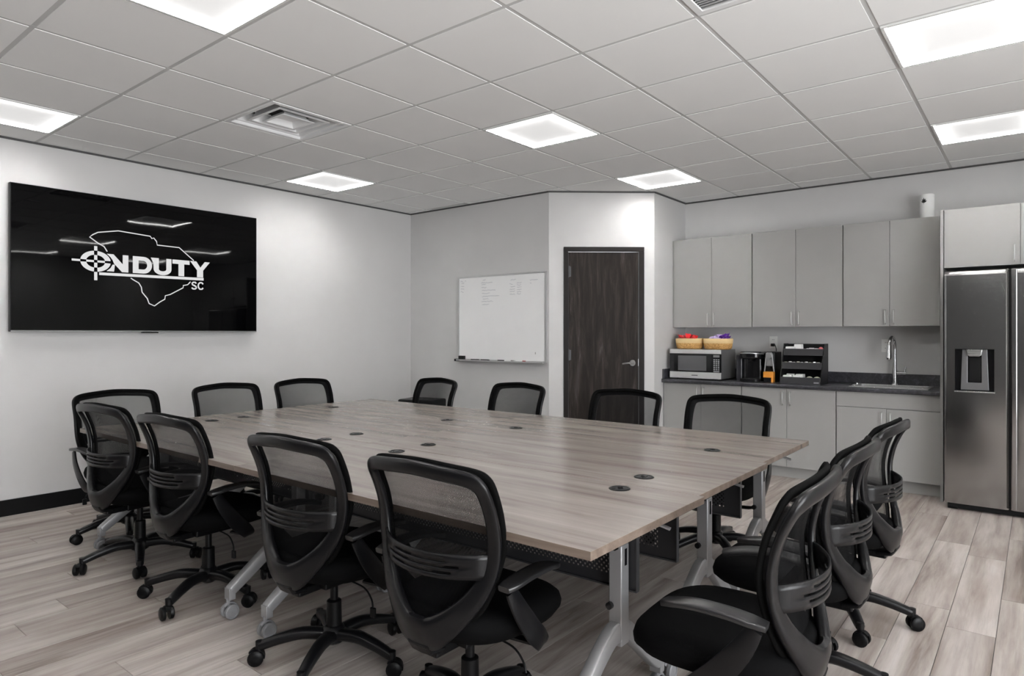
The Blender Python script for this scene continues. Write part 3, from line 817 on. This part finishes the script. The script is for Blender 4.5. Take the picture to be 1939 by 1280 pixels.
def scrib(x, z, L, amp=.007):
    pts = []; n = max(4, int(L/.006)); yv = -.0166
    for i in range(n+1): pts.append((x+L*i/n, yv, z+random.uniform(-amp, amp)*(.5 if i % 3 == 0 else 1)))
    for p, q in zip(pts, pts[1:]):
        ink.add([(p[0], yv, p[2]-.0011), (q[0], yv, q[2]-.0011), (q[0], yv, q[2]+.0011), (p[0], yv, p[2]+.0011), (p[0], yv+.0006, p[2]-.0011), (q[0], yv+.0006, q[2]-.0011), (q[0], yv+.0006, q[2]+.0011), (p[0], yv+.0006, p[2]+.0011)],
                [(0,1,2,3),(7,6,5,4),(0,4,5,1),(2,6,7,3),(1,5,6,2),(0,3,7,4)])
def U(u, v): return -HW+u*2*HW, HH-v*HH
for u, v, L in [(.03, .055, .03), (.08, .05, .02), (.04, .075, .04), (.03, .11, .05), (.03, .145, .05), (.03, .18, .04),
                (.30, .055, .04), (.28, .085, .16), (.285, .105, .06), (.285, .14, .07), (.29, .175, .19), (.29, .21, .11), (.29, .245, .24), (.30, .275, .08), (.285, .305, .16), (.29, .34, .10),
                (.62, .07, .07), (.61, .12, .04), (.62, .15, .06), (.61, .18, .07), (.61, .205, .07), (.61, .235, .07), (.69, .11, .06), (.69, .135, .055), (.69, .16, .06), (.69, .185, .06), (.69, .21, .055), (.69, .235, .05),
                (.83, .085, .10), (.83, .12, .02)]:
    x, z = U(u, v); scrib(x, z, L)
tag(ink.build('handwriting', INK, wb_, 0), label='faint blue-grey marker handwriting')
MB().box(HW-.135, HW-.131, -.0175, -.0155, .085, .105).build('ink_mark', BLACKM, wb_, 0)
e_ = thing('board_eraser', 'small black felt eraser at left end of the whiteboard tray', 'eraser', (-4.93, YB-.046, wbz0+.003))
MB().box(-.038, .038, -.020, .020, .010, .048).build('eraser_grip', BLACKM, e_, 0, .006); MB().box(-.037, .037, -.019, .019, 0, .011).build('felt_pad', GREYP, e_, 0)
mk = [(-4.74, 'dark marker lying on whiteboard tray just right of the eraser', BLACKM), (-4.60, 'dark marker lying left of centre on the whiteboard tray', BLACKM), (-4.36, 'black marker lying at centre of the whiteboard tray', BLACKM), (-4.27, 'thick dark marker right of centre on the whiteboard tray', GREYP),
      (-4.12, 'red-capped marker lying on right part of whiteboard tray', mat('marker_red', srgb(150, 50, 45), .4))]
for x, lb, cm in mk:
    p = thing('marker', lb, 'marker', (x, YB-.045, wbz0+.011), random.uniform(-.08, .08), 'markers on the whiteboard tray')
    MB().cyl((-.055, 0, 0), (.03, 0, 0), .008, n=10).build('marker_body', OFFW if cm is not BLACKM else BLACKM, p)
    MB().cyl((.03, 0, 0), (.062, 0, 0), .0085, .007, 10).build('marker_cap', cm, p)

# black equipment box near the corner
eq = thing('equipment_box', 'black box with small ports on its front, beyond table in the room corner', 'electronics', (-4.90, 4.66, 0), .25)
MB().box(-.20, .20, -.15, .15, .03, .650).build('cabinet', BLACKM, eq, 0, .02, 3)
for k, (x, w_) in enumerate(((-.15, .07), (-.03, .05), (.06, .03), (.11, .03))):
    MB().box(x, x+w_, -.153, -.149, .595, .612).build('port', SILV if k == 0 else GREYP, eq, 0)
for sx in (-.16, .16):
    for sy in (-.11, .11): MB().cyl((sx, sy, 0), (sx, sy, .032), .02, n=10).build('foot', BLACKM, eq)

# ------------------------------------------------------------------ kitchen
CF = 6.20                      # lower door faces
CT = .855                      # counter top
def handle(parent, x, y, z, L=.115, up=True):
    m = MB(); m.sweep(crv([(x, y, z-L/2), (x, y-.028, z-L/2+.006), (x, y-.028, z+L/2-.006), (x, y, z+L/2)], 4), (1, 0, 0), .008, .008, n=8, e=1)
    return m.build('handle', NICKEL, parent, 50)
xb = [-2.985, -2.186, -1.366, -.600]
ln = ['grey lower kitchen cabinet below the microwave, left of three', 'grey lower kitchen cabinet in the middle, below the coffee maker', 'grey lower sink cabinet with false drawer front, beside the refrigerator']
for i in range(3):
    x0, x1 = xb[i]+.001, xb[i+1]-.001; xm = (x0+x1)/2
    t = thing('lower_cabinet', ln[i], 'cabinet', (xm, CF, 0), 0, 'grey lower kitchen cabinets')
    hw = (x1-x0)/2
    top_open = 1 if i == 2 else 0
    m = MB(); m.box(-hw, hw, .020, YK-CF-.002, .105, .70 if i == 2 else CT-.034)
    if i == 2: m.box(-hw, hw, .020, .05, .70, CT-.034); m.box(-hw, -hw+.018, .05, YK-CF-.002, .70, CT-.034); m.box(hw-.018, hw, .05, YK-CF-.002, .70, CT-.034)
    m.build('carcass', CABI, t, 0)
    MB().box(-hw, hw, .065, .085, 0, .105).build('toe_kick', CABI, t, 0)
    ztop = CT-.040
    if i == 2:
        MB().box(-hw+.002, hw-.002, 0, .0195, .690, ztop).build('false_drawer_front', CABI, t, 0, .001)
        ztop = .685
    for s in (-1, 1):
        d = MB().box(min(s*.0015, s*(hw-.0035)), max(s*.0015, s*(hw-.0035)), 0, .0195, .105, ztop).build('door', CABI, t, 0, .001)
        handle(d, s*.032, 0, ztop-.088)
ux = [-2.972, -2.161, -1.359, -.626]
un_ = ['grey upper wall cabinet at left, above the microwave', 'grey upper wall cabinet in the middle, above the snack organiser', 'grey upper wall cabinet at right, above the sink']
UF = 6.42
for i in range(3):
    x0, x1 = ux[i]+.001, ux[i+1]-.001; xm = (x0+x1)/2; hw = (x1-x0)/2
    t = thing('upper_cabinet', un_[i], 'cabinet', (xm, UF, 1.380), 0, 'grey upper kitchen cabinets')
    MB().box(-hw, hw, .020, YK-UF-.002, 0, .900).build('carcass', CABI, t, 0)
    for s in (-1, 1):
        d = MB().box(min(s*.0015, s*(hw-.0035)), max(s*.0015, s*(hw-.0035)), 0, .0195, -.004, .900).build('door', CABI, t, 0, .001)
        handle(d, s*.032, 0, .075)
MB().box(ux[0]-.014, ux[0], UF+.012, YK-.002, 1.376, 2.280).build('filler_strip', CABI, smooth=0)
tag(bpy.data.objects['filler_strip'], 'narrow grey filler strip between upper cabinets and side wall', 'panel')
# side panel and bridge cabinet over the fridge
tag(MB().box(-.597, -.577, 6.10, YK-.002, 0, 2.275).build('end_panel', CABI, smooth=0, bevel=.001), 'tall grey end panel between the sink counter and refrigerator', 'panel')
t = thing('fridge_cabinet', 'grey wall cabinet directly over the stainless refrigerator', 'cabinet', (-.101, 6.12, 1.825))
MB().box(-.474, .474, .020, .628, 0, .450).build('carcass', CABI, t, 0)
for s in (-1, 1):
    d = MB().box(min(s*.0015, s*.472), max(s*.0015, s*.472), 0, .0195, -.002, .450).build('door', CABI, t, 0, .001)
    handle(d, s*.035-.0, 0, .085)
# countertop with cut-out for the sink
SX0, SX1, SY0, SY1 = -1.275, -.690, 6.235, 6.660
ct = thing('countertop', 'charcoal stone-look laminate worktop with upstand along the wall', 'countertop', (0, 0, 0))
x0, x1, y0, y1 = -2.987, -.599, CF-.028, YK-.002
m = MB()
for a in ((x0, SX0+.015, y0, y1), (SX1-.015, x1, y0, y1), (SX0+.015, SX1-.015, y0, SY0+.015), (SX0+.015, SX1-.015, SY1-.015, y1)): m.box(a[0], a[1], a[2], a[3], CT-.036, CT)
m.build('worktop', COUNT, ct, 0)
nose = MB(); nose.sweep([(x0, y0+.002, CT-.0185), (x1, y0+.002, CT-.0185)], (0, 0, 1), .022, .0372, n=12, e=.75); nose.build('front_edge', COUNT, ct, 50)
m = MB(); m.box(x0+.001, x1, YK-.022, YK-.002, CT, CT+.098); m.build('upstand', COUNT, ct, 0, .003)
MB().box(x0, x0+.018, y0+.01, YK-.023, CT, CT+.098).build('side_upstand', COUNT, ct, 0, .003)
# sink
sk = thing('kitchen_sink', 'stainless steel drop-in sink set in the dark worktop', 'sink', ((SX0+SX1)/2, (SY0+SY1)/2, CT))
hx, hy = (SX1-SX0)/2, (SY1-SY0)/2
m = MB(); bx, by = hx-.035, hy-.045; oy = -.02
for a in ((-hx, hx, -hy, -by+oy), (-hx, hx, by+oy, hy), (-hx, -bx, -by+oy, by+oy), (bx, hx, -by+oy, by+oy)): m.box(a[0], a[1], a[2], a[3], .0004, .006)
m.build('sink_rim', SINKM, sk, 0, .002)
m = MB()
m.box(-bx-.004, -bx, -by+oy, by+oy, -.145, .003); m.box(bx, bx+.004, -by+oy, by+oy, -.145, .003); m.box(-bx-.004, bx+.004, -by+oy-.004, -by+oy, -.145, .003); m.box(-bx-.004, bx+.004, by+oy, by+oy+.004, -.145, .003)
m.box(-bx-.004, bx+.004, -by+oy-.004, by+oy+.004, -.149, -.145); m.build('basin', SINKM, sk, 0)
MB().lathe([(.042, -.145), (.042, -.142), (.03, -.141), (.01, -.144)], 20).build('drain', CHROME, sk)
# faucet
fx, fy = -.985, SY1-.032
fa = thing('kitchen_faucet', 'tall chrome pull-down gooseneck faucet standing behind the sink', 'faucet', (fx, fy, CT+.006))
MB().lathe([(.030, 0), (.028, .008), (.022, .012)], 20).build('base_plate', CHROME, fa)
m = MB(); m.lathe([(.0215, .010), (.021, .12), (.016, .150), (.0145, .24)], 20)
m.sweep(crv([(0, 0, .23), (0, 0, .34), (-.002, -.03, .40), (-.008, -.085, .420), (-.014, -.14, .398), (-.018, -.165, .350)], 6), (1, 0, 0), .026, .026, n=12, e=1); m.build('spout', CHROME, fa, 60)
m = MB(); m.cyl((-.018, -.165, .352), (-.020, -.172, .240), .0165, .024, 16); m.cyl((-.020, -.172, .241), (-.0203, -.173, .228), .020, .018, 16); m.build('spray_head', CHROME, fa, 40)
m = MB(); m.cyl((.015, 0, .105), (.070, 0, .105), .017, .0145, 14); m.cyl((.074, 0, .105), (.082, 0, .160), .009, .006, 12); m.cyl((.060, 0, .105), (.086, 0, .105), .0155, .0155, 14); m.build('side_lever', CHROME, fa, 40)
ds = thing('drain_strainer', 'chrome drain stopper resting on left end of sink rim', 'strainer', (-1.235, 6.36, CT+.006))
MB().lathe([(.038, 0), (.040, .004), (.026, .010), (.010, .012), (.010, .020), (.004, .024)], 20).build('strainer_cup', CHROME, ds)
ho = thing('sink_hole_cover', 'small round chrome cover at right end of the sink deck', 'cover', (-.735, 6.30, CT+.006))
MB().lathe([(.020, 0), (.020, .004), (.014, .010), (.004, .012)], 18).build('cover_cap', CHROME, ho)
# outlets
def outlet(x, z, lab):
    t = thing('wall_outlet', lab, 'outlet', (x, YK, z))
    MB().box(-.038, .038, -.006, 0, -.060, .060).build('cover_plate', WHITE, t, 0, .002)
    for s in (-1, 1):
        MB().box(-.017, .017, -.0075, -.0055, s*.026-.014, s*.026+.014).build('socket', WHITE, t, 0, .001)
        m = MB(); m.box(-.008, -.005, -.0082, -.0074, s*.026-.004, s*.026+.006); m.box(.005, .008, -.0082, -.0074, s*.026-.004, s*.026+.006); m.build('socket_slots', BLACKM, t, 0)
    return t
outlet(-2.06, 1.225, 'white wall outlet with black plug behind the coffee machines')
outlet(-1.07, 1.205, 'white wall outlet on backsplash left of the faucet')
pg = thing('power_plug', 'black plug and cord in the outlet behind coffee machines', 'plug', (-2.06, YK-.0083, 1.20))
MB().box(-.016, .016, -.030, 0, -.014, .014).build('plug_head', BLACKM, pg, 0, .003)
m = MB(); m.sweep(crv([(0, -.028, 0), (.03, -.06, .01), (.05, -.07, -.06), (.03, -.08, -.16), (.02, -.085, -.25), (0, -.10, -.338)], 6), (1, 0, 0), .007, .007, n=8, e=1); m.build('power_cord', BLACKM, pg, 60)

# microwave
mw = thing('microwave_oven', 'stainless steel microwave with black glass door on left end of counter', 'microwave', (-2.665, 6.235, CT))
W_, Hh, Dp = .265, .300, .34
MB().box(-W_, W_, .02, Dp+.06, .012, Hh).build('casing', mat('microwave_side_grey', (.30, .30, .30, 1), .35, .7), mw, 0, .003)
m = MB(); m.box(-W_, W_, 0, .022, Hh-.042, Hh); m.box(-W_, W_, 0, .022, .012, .075); m.build('front_trim', TRIMB, mw, 0, .003)
MB().box(-W_, W_-.085, .002, .021, .076, Hh-.043).build('door', BLACKG, mw, 0, .002)
wn = MB().box(-W_+.09, W_-.145, .0005, .003, .090, Hh-.062).build('window', mat('microwave_window', (.10, .10, .105, 1), .15), mw, 0, .001)
cp = MB().box(W_-.084, W_, .002, .021, .076, Hh-.043).build('control_panel', BLACKG, mw, 0, .002)
MB().box(W_-.074, W_-.012, .0008, .003, Hh-.075, Hh-.052).build('display', GREYP, cp, 0)
for r_ in range(6):
    for c_ in range(3): MB().box(W_-.073+c_*.022, W_-.057+c_*.022, .0008, .003, .100+r_*.019, .112+r_*.019).build('button', SILV, cp, 0)
MB().box(W_-.073, W_-.013, .0006, .003, .080, .094).build('open_button', SILV, cp, 0)
MB().box(-.032, .032, -.0006, .001, .040, .047).build('badge', LEGD, mw, 0)
for sx in (-.2, .2):
    for sy in (.06, .32): MB().cyl((sx, sy, 0), (sx, sy, .013), .014, n=10).build('foot', BLACKM, mw)
# baskets on the microwave
def basket(x, lab):
    t = thing('snack_basket', lab, 'basket', (x, 6.40, CT+Hh), 0, 'straw snack baskets on the microwave')
    def ov(rx, ry, z, n=28): return [(rx*math.copysign(abs(math.cos(a))**.8, math.cos(a)), ry*math.copysign(abs(math.sin(a))**.8, math.sin(a)), z) for a in [2*PI*k/n for k in range(n)]]
    def bowl(name, rings, mt):
        m = MB(); n = 28; vs = sum([ov(*r_) for r_ in rings], []); k_ = len(rings)
        fs = [(i*n+k, i*n+(k+1) % n, (i+1)*n+(k+1) % n, (i+1)*n+k) for i in range(k_-1) for k in range(n)]
        return m, vs, fs, n, k_
    m, vs, fs, n, k_ = bowl('a', [(.120, .085, .001), (.132, .095, .012), (.140, .100, .060), (.133, .093, .060), (.125, .088, .012), (.115, .080, .006)], STRAW)
    fs += [tuple(range(n)), tuple((k_-1)*n+k for k in range(n))]; m.add(vs, fs); m.build('basket_body', STRAW, t, 50)
    m, vs, fs, n, k_ = bowl('b', [(.1405, .1005, .0600), (.143, .103, .075), (.144, .104, .104), (.141, .101, .108), (.137, .097, .104), (.133, .093, .0605)], CREAM)
    fs += [((k_-1)*n+k, (k_-1)*n+(k+1) % n, (k+1) % n, k) for k in range(n)]; m.add(vs, fs); m.build('cream_rim', CREAM, t, 50)
    return t
basket(-2.785, 'two-tone straw basket with red snack packets, left one on microwave')
basket(-2.490, 'two-tone straw basket with purple snack packets, right one on microwave')
RED = mat('wrapper_red', srgb(205, 30, 35), .3); RED2 = mat('wrapper_pink', srgb(235, 120, 120), .3); PUR = mat('wrapper_purple', srgb(110, 60, 165), .3); LIL = mat('wrapper_lilac', srgb(200, 180, 225), .3); YEL = mat('wrapper_yellow', srgb(225, 190, 80), .3)
def packet(x, y, z, m_, lab, grp, sc=1):
    t = MB(); L, W2 = .036*sc, .024*sc; nx, ny = 6, 4; vs = []
    for sgn in (1, -1):
        for i in range(nx+1):
            for j in range(ny+1):
                u, v_ = i/nx*2-1, j/ny*2-1
                vs.append((u*L, v_*W2*(1+.25*abs(u)**3), sgn*(.010*sc*(1-u**4)*(1-v_**2)+.0005)+random.uniform(-.002, .002)))
    q = (nx+1)*(ny+1); fs = []
    for i in range(nx):
        for j in range(ny):
            a = i*(ny+1)+j; fs.append((a, a+ny+1, a+ny+2, a+1)); fs.append((q+a, q+a+1, q+a+ny+2, q+a+ny+1))
    bd = [j for j in range(ny+1)]+[i*(ny+1)+ny for i in range(1, nx+1)]+[nx*(ny+1)+j for j in range(ny-1, -1, -1)]+[i*(ny+1) for i in range(nx-1, 0, -1)]
    for a, b in zip(bd, bd[1:]+bd[:1]): fs.append((a, b, q+b, q+a))
    t.add(vs, fs); o = t.build('snack_packet', m_, None, 25); o.location = (x, y, z)
    o.rotation_euler = (random.uniform(-.9, .9), random.uniform(-1.0, 1.0), random.uniform(0, 3.1)); tag(o, lab, 'snack packet', grp); return o
random.seed(21)
for k in range(15):
    x, y = random.uniform(-.085, .045), random.uniform(-.055, .05)
    packet(-2.785+x, 6.40+y, CT+Hh+.092+random.uniform(0, .045), RED if k % 4 else RED2, 'shiny red snack packet heaped in the left straw basket', 'red snack packets')
for k in range(3): packet(-2.785+.085+.01*k, 6.39+.02*k, CT+Hh+.088, YEL, 'yellow snack packet at right side of the left straw basket', 'yellow snack packets', .8)
for k in range(9): packet(-2.490+random.uniform(-.10, .0), 6.40+random.uniform(-.055, .05), CT+Hh+.095+random.uniform(0, .026), LIL, 'pale lilac snack packet in left half of the right straw basket', 'lilac snack packets')
for k in range(10): packet(-2.490+random.uniform(.01, .10), 6.40+random.uniform(-.055, .05), CT+Hh+.097+random.uniform(0, .040), PUR, 'purple snack packet in right half of the right straw basket', 'purple snack packets')

# pod coffee brewer
cb = thing('coffee_brewer', 'black rounded single-cup coffee brewer right of the microwave', 'coffee maker', (-2.150, 6.42, CT))
def rbox(m, hx, y0, y1, z0, z1, r=.03, n=5):
    pl = []
    for cx, cy, a0 in ((hx-r, y1-r, 0), (-hx+r, y1-r, PI/2), (-hx+r, y0+r, PI), (hx-r, y0+r, 1.5*PI)):
        for k in range(n+1): a = a0+PI/2*k/n; pl.append((cx+r*math.cos(a), cy+r*math.sin(a)))
    m.prism(pl, z0, z1)
m = MB(); rbox(m, .100, -.03, .14, .0, .215, .045); m.build('brewer_body', BLACKG, cb, 40, .004)
m = MB(); rbox(m, .105, -.135, .14, .215, .285, .075, 8); m.build('brew_head', BLACKG, cb, 40, .018, 4)
m = MB(); rbox(m, .088, -.135, -.032, .0, .028, .04, 6); m.build('drip_tray', BLACKM, cb, 40, .003)
m = MB(); m.sweep(crv([(-.100, -.02, .262), (-.085, -.115, .268), (0, -.150, .272), (.085, -.115, .268), (.100, -.02, .262)], 5), (0, 0, 1), .016, .012, n=10); m.build('lid_handle', SILV, cb)
MB().cyl((0, -.075, .215), (0, -.075, .190), .026, .018, 16).build('nozzle', BLACKM, cb)
m = MB(); rbox(m, .030, -.02, .13, 0.0, .25, .012); o = m.build('water_tank', mat('smoked_tank', (.03, .03, .035, 1), .1), cb, 40, .003); o.location = (-.131, 0, 0)
# capsule machine
cm_ = thing('capsule_machine', 'slim silver and black capsule coffee machine with orange drip tray', 'coffee maker', (-1.975, 6.38, CT))
m = MB(); rbox(m, .045, -.01, .20, .0, .285, .02); m.build('machine_body', BLACKM, cm_, 40, .006)
m = MB(); m.prism([(-.048, .10), (-.030, .27), (-.020, .280), (.020, .280), (.030, .27), (.048, .10), (.038, .10), (.021, .262), (-.021, .262), (-.038, .10)], -.045, -.028, 'y'); m.build('silver_arch', SILV, cm_, 0, .002)
m = MB(); m.box(-.030, .030, -.040, -.008, .150, .262); m.build('brew_head', GREYP, cm_, 0, .006)
MB().cyl((0, -.060, .245), (0, -.035, .245), .026, n=20).build('round_button', SILV, cm_)
MB().cyl((0, -.035, .150), (0, -.035, .128), .012, .008, 12).build('nozzle', BLACKM, cm_)
m = MB(); m.box(-.044, .046, -.075, -.012, .045, .100); m.box(.028, .046, -.075, -.012, .0, .045); m.build('orange_tray', ORANGE, cm_, 0, .003)
MB().box(-.042, .026, -.073, -.012, 0, .043).build('drip_base', BLACKG, cm_, 0, .003)

# three-tier organiser
og = thing('snack_organiser', 'black three-tier countertop organiser full of white cups and packets', 'organiser', (-1.680, 6.36, CT))
for s in (-1, 1):
    MB().prism([(-.10, .0), (.16, .0), (.16, .365), (.03, .365)], s*.170, s*.178, 'x').build('organiser_side', BLACKM, og, 0)
MB().box(-.170, .170, .150, .158, .0, .362).build('back_panel', BLACKM, og, 0)
for k, (y, z) in enumerate(((-.10, .012), (-.045, .145), (.005, .268))):
    s_ = MB().box(-.170, .170, y, .150, z-.010, z-.002).build('shelf', BLACKM, og, 0)
    MB().box(-.170, .170, y-.002, y+.004, z-.012, z+.050).build('shelf_front', LEGD, og, 0, .001)
MB().box(.118, .160, -.1035, -.1018, .010, .024).build('badge', SILV, og, 0)
def cup_box(x, y, z, w_=.035, h_=.03, lab='', nm='cup_stack'):
    t = MB(); t.prism([(-w_, 0), (w_, 0), (w_*.86, h_), (-w_*.86, h_)], -.028, .028, 'y')
    o = t.build(nm, OFFW, None, 0, .003); o.location = (x, y, z); o.rotation_euler.z = random.uniform(-.15, .15)
    tag(o, lab, 'container', 'white containers in the organiser'); return o
for k, x in enumerate((-1.80, -1.715)):
    for j in range(2): cup_box(x+.01*j, 6.31+.058*j*1.1, CT+.0105, .038, .066+.010*j, 'white creamer tub on bottom shelf of black organiser', 'creamer_tub')
def pouch(x, y, z, lab, m_, grp, nm='tea_pouch', r_=.035):
    t = MB(); t.lathe([(r_*.9, 0), (r_, r_*.35), (r_*.85, r_*.9), (r_*.45, r_*1.3), (r_*.12, r_*1.45)], 14); o = t.build(nm, m_, None, 60); o.location = (x, y, z); o.scale = (1.15, .8, .95); tag(o, lab, 'packet', grp)
POUCH = mat('pale_packet', srgb(196, 196, 176), .5)
for k, x in enumerate((-1.612, -1.548)): pouch(x, 6.315, CT+.0105+.012, 'pale rounded packet at right end of bottom organiser shelf', POUCH, 'pale packets')
for k in range(9):
    x = -1.825+k*.035; z_ = CT+.1445
    t = MB(); t.lathe([(.013, 0), (.018, .036+.003*(k % 3)), (.019, .040+.003*(k % 3)), (.012, .052+.004*(k % 2))], 12); o = t.build('creamer_cup', OFFW if k % 3 else POUCH, None, 40); o.location = (x, 6.345+.012*(k % 2), z_)
    tag(o, 'tiny white creamer cup on middle shelf of black organiser', 'cup', 'creamer cups on the middle shelf')
cup_box(-1.795, 6.40, CT+.2675, .045, .070, 'white napkin box at left of the top organiser shelf', 'napkin_box')
cup_box(-1.735, 6.43, CT+.2675, .036, .092, 'taller white napkin box behind another on top organiser shelf', 'napkin_box')
for k in range(5):
    t = MB(); t.box(-.022, .022, -.002, .002, 0, .052+.004*(k % 3)); o = t.build('sugar_packet', OFFW, None, 0, .001); o.location = (-1.665+.022*k, 6.39+.012*k, CT+.2675); o.rotation_euler = (-.25, 0, .1*k-.2)
    tag(o, 'white sugar packet on right part of top organiser shelf', 'packet', 'sugar packets')
t = MB(); t.lathe([(.020, 0), (.026, .03), (.022, .055), (.008, .068)], 14); o = t.build('pink_packet', mat('packet_pink', srgb(225, 120, 125), .5), None, 50); o.location = (-1.535, 6.395, CT+.2675); tag(o, 'pink sweetener bundle at right end of top organiser shelf', 'packet')

# paper canister on the upper cabinet
ca = thing('paper_towel_roll', 'white paper towel roll with dark leaf emblem on top of wall cabinet', 'paper roll', (-.735, 6.56, 2.280))
MB().lathe([(.052, 0), (.054, .004), (.054, .205), (.050, .210), (.020, .210), (.020, .204), (.0, .204)], 32).build('roll', OFFW, ca, 40)
lf = MB(); a0 = math.atan2(-6.56, .735)-.45
def leaf(u, z, du, dz, wd):
    # flat leaf wrapped on the roll
    pts = [(u, z), (u+du*.5-dz*wd, z+dz*.5+du*wd), (u+du, z+dz), (u+du*.5+dz*wd, z+dz*.5-du*wd)]
    vs = []
    for rr in (.0542, .0548):
        for p in pts: a = a0+p[0]/.054; vs.append((rr*math.cos(a), rr*math.sin(a), p[1]))
    lf.add(vs, [(0,1,2,3), (7,6,5,4), (0,4,5,1), (1,5,6,2), (2,6,7,3), (3,7,4,0)])
for du, dz in ((0, .045), (.014, .036), (-.014, .036), (.024, .020), (-.024, .020)): leaf(0, .135, du, dz, .16)
leaf(0, .135, 0, -.012, .1); lf.build('leaf_emblem', BLACKM, ca, 0)

# refrigerator
fr_ = thing('refrigerator', 'stainless side-by-side refrigerator with ice and water dispenser in left door', 'refrigerator', (-.093, 5.88, 0))
FW = .457
MB().box(-FW+.002, FW-.002, .085, .80, .045, 1.765).build('fridge_body', LEGD, fr_, 0, .004)
def door_sheet(x0, x1, hole=None):
    # slightly bowed door front
    m = MB(); n = 12; z0, z1 = .050, 1.778
    xs = sorted([x0+(x1-x0)*i/n for i in range(n+1)]+[x0+.004, x0+.009, x0+.014, x1-.004, x1-.009, x1-.014])
    if hole: xs = sorted(set([x for x in xs if min(abs(x-hole[0]), abs(x-hole[1])) > .012]+[hole[0], hole[1]]))
    zs = [z0]+([hole[2], hole[3]] if hole else [])+[z1-.045, z1-.034, z1-.03, z1-.022, z1-.012, z1-.004, z1]
    def yy(x, z):
        u = (x-(x0+x1)/2)/((x1-x0)/2)
        b = .0015*u*u+.010*max(0, abs(u)-.93)/.07
        if z > z1-.03: b += .022*((z-(z1-.03))/.03)**2
        return b
    nx_ = len(xs); vs = [(x, yy(x, z), z) for z in zs for x in xs]
    fs = []
    for j in range(len(zs)-1):
        for i in range(nx_-1):
            if hole and zs[j] >= hole[2]-1e-6 and zs[j+1] <= hole[3]+1e-6 and xs[i] >= hole[0]-1e-6 and xs[i+1] <= hole[1]+1e-6: continue
            fs.append((j*nx_+i, j*nx_+i+1, (j+1)*nx_+i+1, (j+1)*nx_+i))
    k0 = len(vs)
    # sides
    vs += [(x0, .07, z0), (x1, .07, z0), (x1, .07, z1), (x0, .07, z1)]
    lef = [j*nx_ for j in range(len(zs))]; rig = [j*nx_+nx_-1 for j in range(len(zs))]
    fs.append(tuple(lef)+(k0+3, k0)); fs.append(tuple(rig[::-1])+(k0+1, k0+2)); fs.append(tuple(range((len(zs)-1)*nx_, len(zs)*nx_))+(k0+2, k0+3)); fs.append(tuple(range(nx_))[::-1]+(k0, k0+1))
    m.add(vs, fs); return m
HX0, HX1, HZ0, HZ1 = -.391, -.153, .885, 1.198
dl = door_sheet(-FW, -.071, (HX0, HX1, HZ0, HZ1)).build('left_door', STEEL, fr_, 30)
drr = door_sheet(-.057, FW).build('right_door', STEEL, fr_, 30)
dsp = MB(); dsp.box(HX0, HX1, .055, .060, HZ0, HZ1); dsp.box(HX0-.001, HX0+.003, .003, .06, HZ0, HZ1); dsp.box(HX1-.003, HX1+.001, .003, .06, HZ0, HZ1); dsp.box(HX0, HX1, .003, .06, HZ1-.003, HZ1+.001); dsp.box(HX0, HX1, .003, .06, HZ0-.001, HZ0+.003)
dso = dsp.build('dispenser_recess', BLACKG, dl, 0)
dso2 = MB(); hxm = (HX0+HX1)/2; dso2.prism([(hxm-.085, HZ0+.01), (hxm+.085, HZ0+.01), (hxm+.075, HZ1-.004), (hxm+.042, HZ1-.004), (hxm+.042, HZ0+.065), (hxm-.042, HZ0+.065), (hxm-.042, HZ1-.004), (hxm-.075, HZ1-.004)], .030, .056, 'y'); dso2.build('dispenser_surround', mat('dispenser_grey', (.20, .20, .205, 1), .3, .5), dl, 0, .002)
m = MB(); m.prism([(hxm-.048, HZ1-.003), (hxm+.048, HZ1-.003), (hxm+.040, HZ1-.045), (hxm+.030, HZ1-.054), (hxm-.030, HZ1-.054), (hxm-.040, HZ1-.045)], .004, .040, 'y'); m.build('dispenser_spout', STEELB, dl, 0, .002)
MB().box(hxm-.036, hxm+.036, .040, .047, HZ0+.07, HZ1-.06).build('dispenser_paddle', BLACKM, dl, 0, .003)
MB().box(HX0-.003, HX1+.003, -.004, .05, HZ0-.006, HZ0+.003).build('drip_sill', STEELB, dl, 0, .001)
m = MB(); m.box(-.0705, -.0575, .012, .08, .06, 1.77); m.build('door_gap', BLACKM, fr_, 0)
hb = MB(); hb.box(-.0565, -.0215, -.010, .012, .055, 1.774); hb.build('door_grip', STEEL, drr, 0, .006, 3)
m = MB(); m.box(-FW+.02, FW-.02, .03, .09, .012, .050); m.build('toe_grille', BLACKM, fr_, 0)
for sx in (-FW+.05, FW-.05): MB().cyl((sx-.03, .045, .018), (sx+.03, .045, .018), .018, n=12).build('roller', BLACKM, fr_)
for sx in (-FW+.05, FW-.05): MB().cyl((sx-.03, .72, .018), (sx+.03, .72, .018), .018, n=12).build('roller', BLACKM, fr_)
MB().box(-FW+.05, -FW+.10, .70, .74, .03, .046).build('roller_mount', BLACKM, fr_, 0)

# clean unused helper data names: copies take Blender's own suffixes
bpy.context.view_layer.update()
